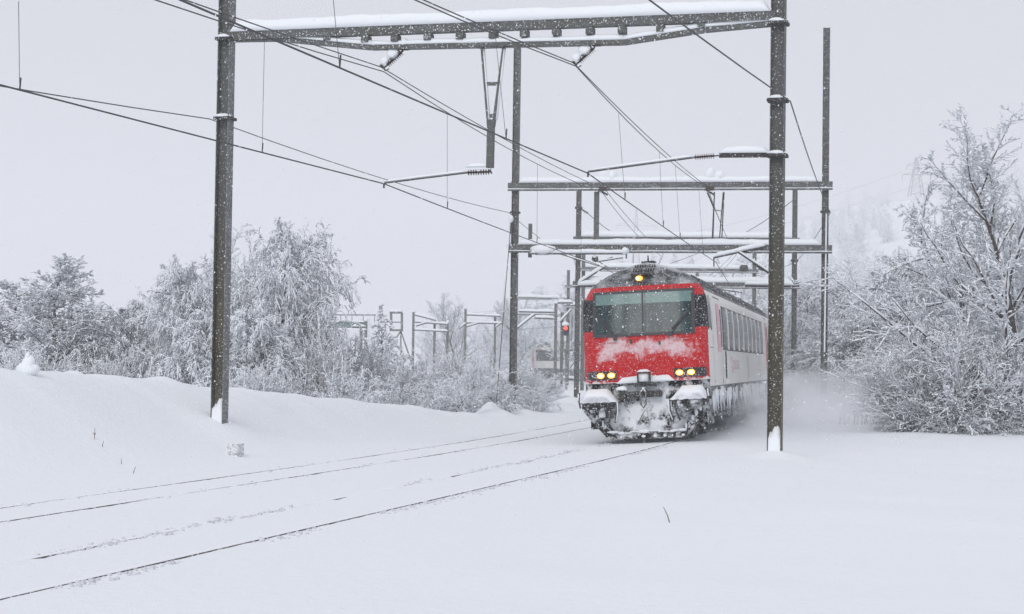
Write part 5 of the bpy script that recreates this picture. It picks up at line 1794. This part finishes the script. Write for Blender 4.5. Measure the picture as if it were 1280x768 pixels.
if not os.environ.get('NODUST'):
    TMi = TM
    c1 = TM @ Vector((3.0, 11, 0.35))
    dust('blown_snow', 'cloud of powder snow whirled up along the right side of the train', c1, (2.4, 11.5, 1.35), -fr0[1], 1.2)
    c2 = TM @ Vector((4.6, 26, 0.3))
    dust('blown_snow', 'thinner trail of powder snow drifting behind the big right post', c2, (3.8, 15, 1.7), -fr0[1], 0.26)

# ------------------------------------------------------------------ haze
m = MB(); m.bb(-1100, 1100, -60, 1500, -4, 135)
mat = bpy.data.materials.new('haze'); mat.use_nodes = True
nt = mat.node_tree; nt.nodes.clear()
out = N(nt, 'ShaderNodeOutputMaterial'); pv = N(nt, 'ShaderNodeVolumePrincipled')
pv.inputs['Color'].default_value = (0.97, 0.98, 1.0, 1); pv.inputs['Density'].default_value = float(os.environ.get('HZ', '0.0011')); pv.inputs['Anisotropy'].default_value = 0.0
nt.links.new(pv.outputs[0], out.inputs['Volume'])
if not os.environ.get('NOHAZE'):
    o = m.build('haze', mat); tag(o, 'pale snow haze filling the air', 'haze', None, 'stuff')

# ------------------------------------------------------------------ light
SUN_EL, SUN_ROT = math.radians(38), math.radians(200)
w = bpy.data.worlds.new('World'); scene.world = w; w.use_nodes = True
nt = w.node_tree
bg = nt.nodes['Background']
sky = N(nt, 'ShaderNodeTexSky'); sky.sky_type = 'NISHITA'; sky.sun_disc = False
sky.sun_elevation = SUN_EL; sky.sun_rotation = SUN_ROT; sky.dust_density = 6; sky.air_density = 1.0; sky.ozone_density = 1.0
hs = N(nt, 'ShaderNodeHueSaturation'); hs.inputs['Saturation'].default_value = 0.2
nt.links.new(sky.outputs[0], hs.inputs['Color'])
# a closed layer of cloud evens the sky out
mx = N(nt, 'ShaderNodeMix', data_type='RGBA')
mx.inputs[0].default_value = 0.88
nt.links.new(hs.outputs[0], mx.inputs[6])
mx.inputs[7].default_value = (7.08, 7.16, 7.80, 1)
nt.links.new(mx.outputs[2], bg.inputs['Color'])
bg.inputs['Strength'].default_value = 0.10
sd = bpy.data.lights.new('sun', 'SUN'); sd.energy = 1.2; sd.angle = math.radians(30); sd.color = (1, 0.97, 0.94)
so = bpy.data.objects.new('sun', sd); COL.objects.link(so)
# direction towards the sun (behind the camera, from the left)
az = math.radians(200)
dv = Vector((math.sin(az) * math.cos(SUN_EL), math.cos(az) * math.cos(SUN_EL), math.sin(SUN_EL)))
so.rotation_euler = dv.to_track_quat('Z', 'Y').to_euler()

scene.render.engine = 'CYCLES'
c = scene.cycles
c.max_bounces = 8; c.diffuse_bounces = 3; c.glossy_bounces = 2; c.volume_bounces = 5; c.transparent_max_bounces = 8
c.use_denoising = True
try: c.denoiser = 'OPENIMAGEDENOISE'
except Exception: pass
c.volume_step_rate = 4.0
c.volume_max_steps = 128
c.caustics_reflective = False; c.caustics_refractive = False
vs = scene.view_settings
vs.view_transform = 'Standard'; vs.look = 'None'; vs.exposure = -0.03; vs.gamma = 1.0; vs.use_curve_mapping = False
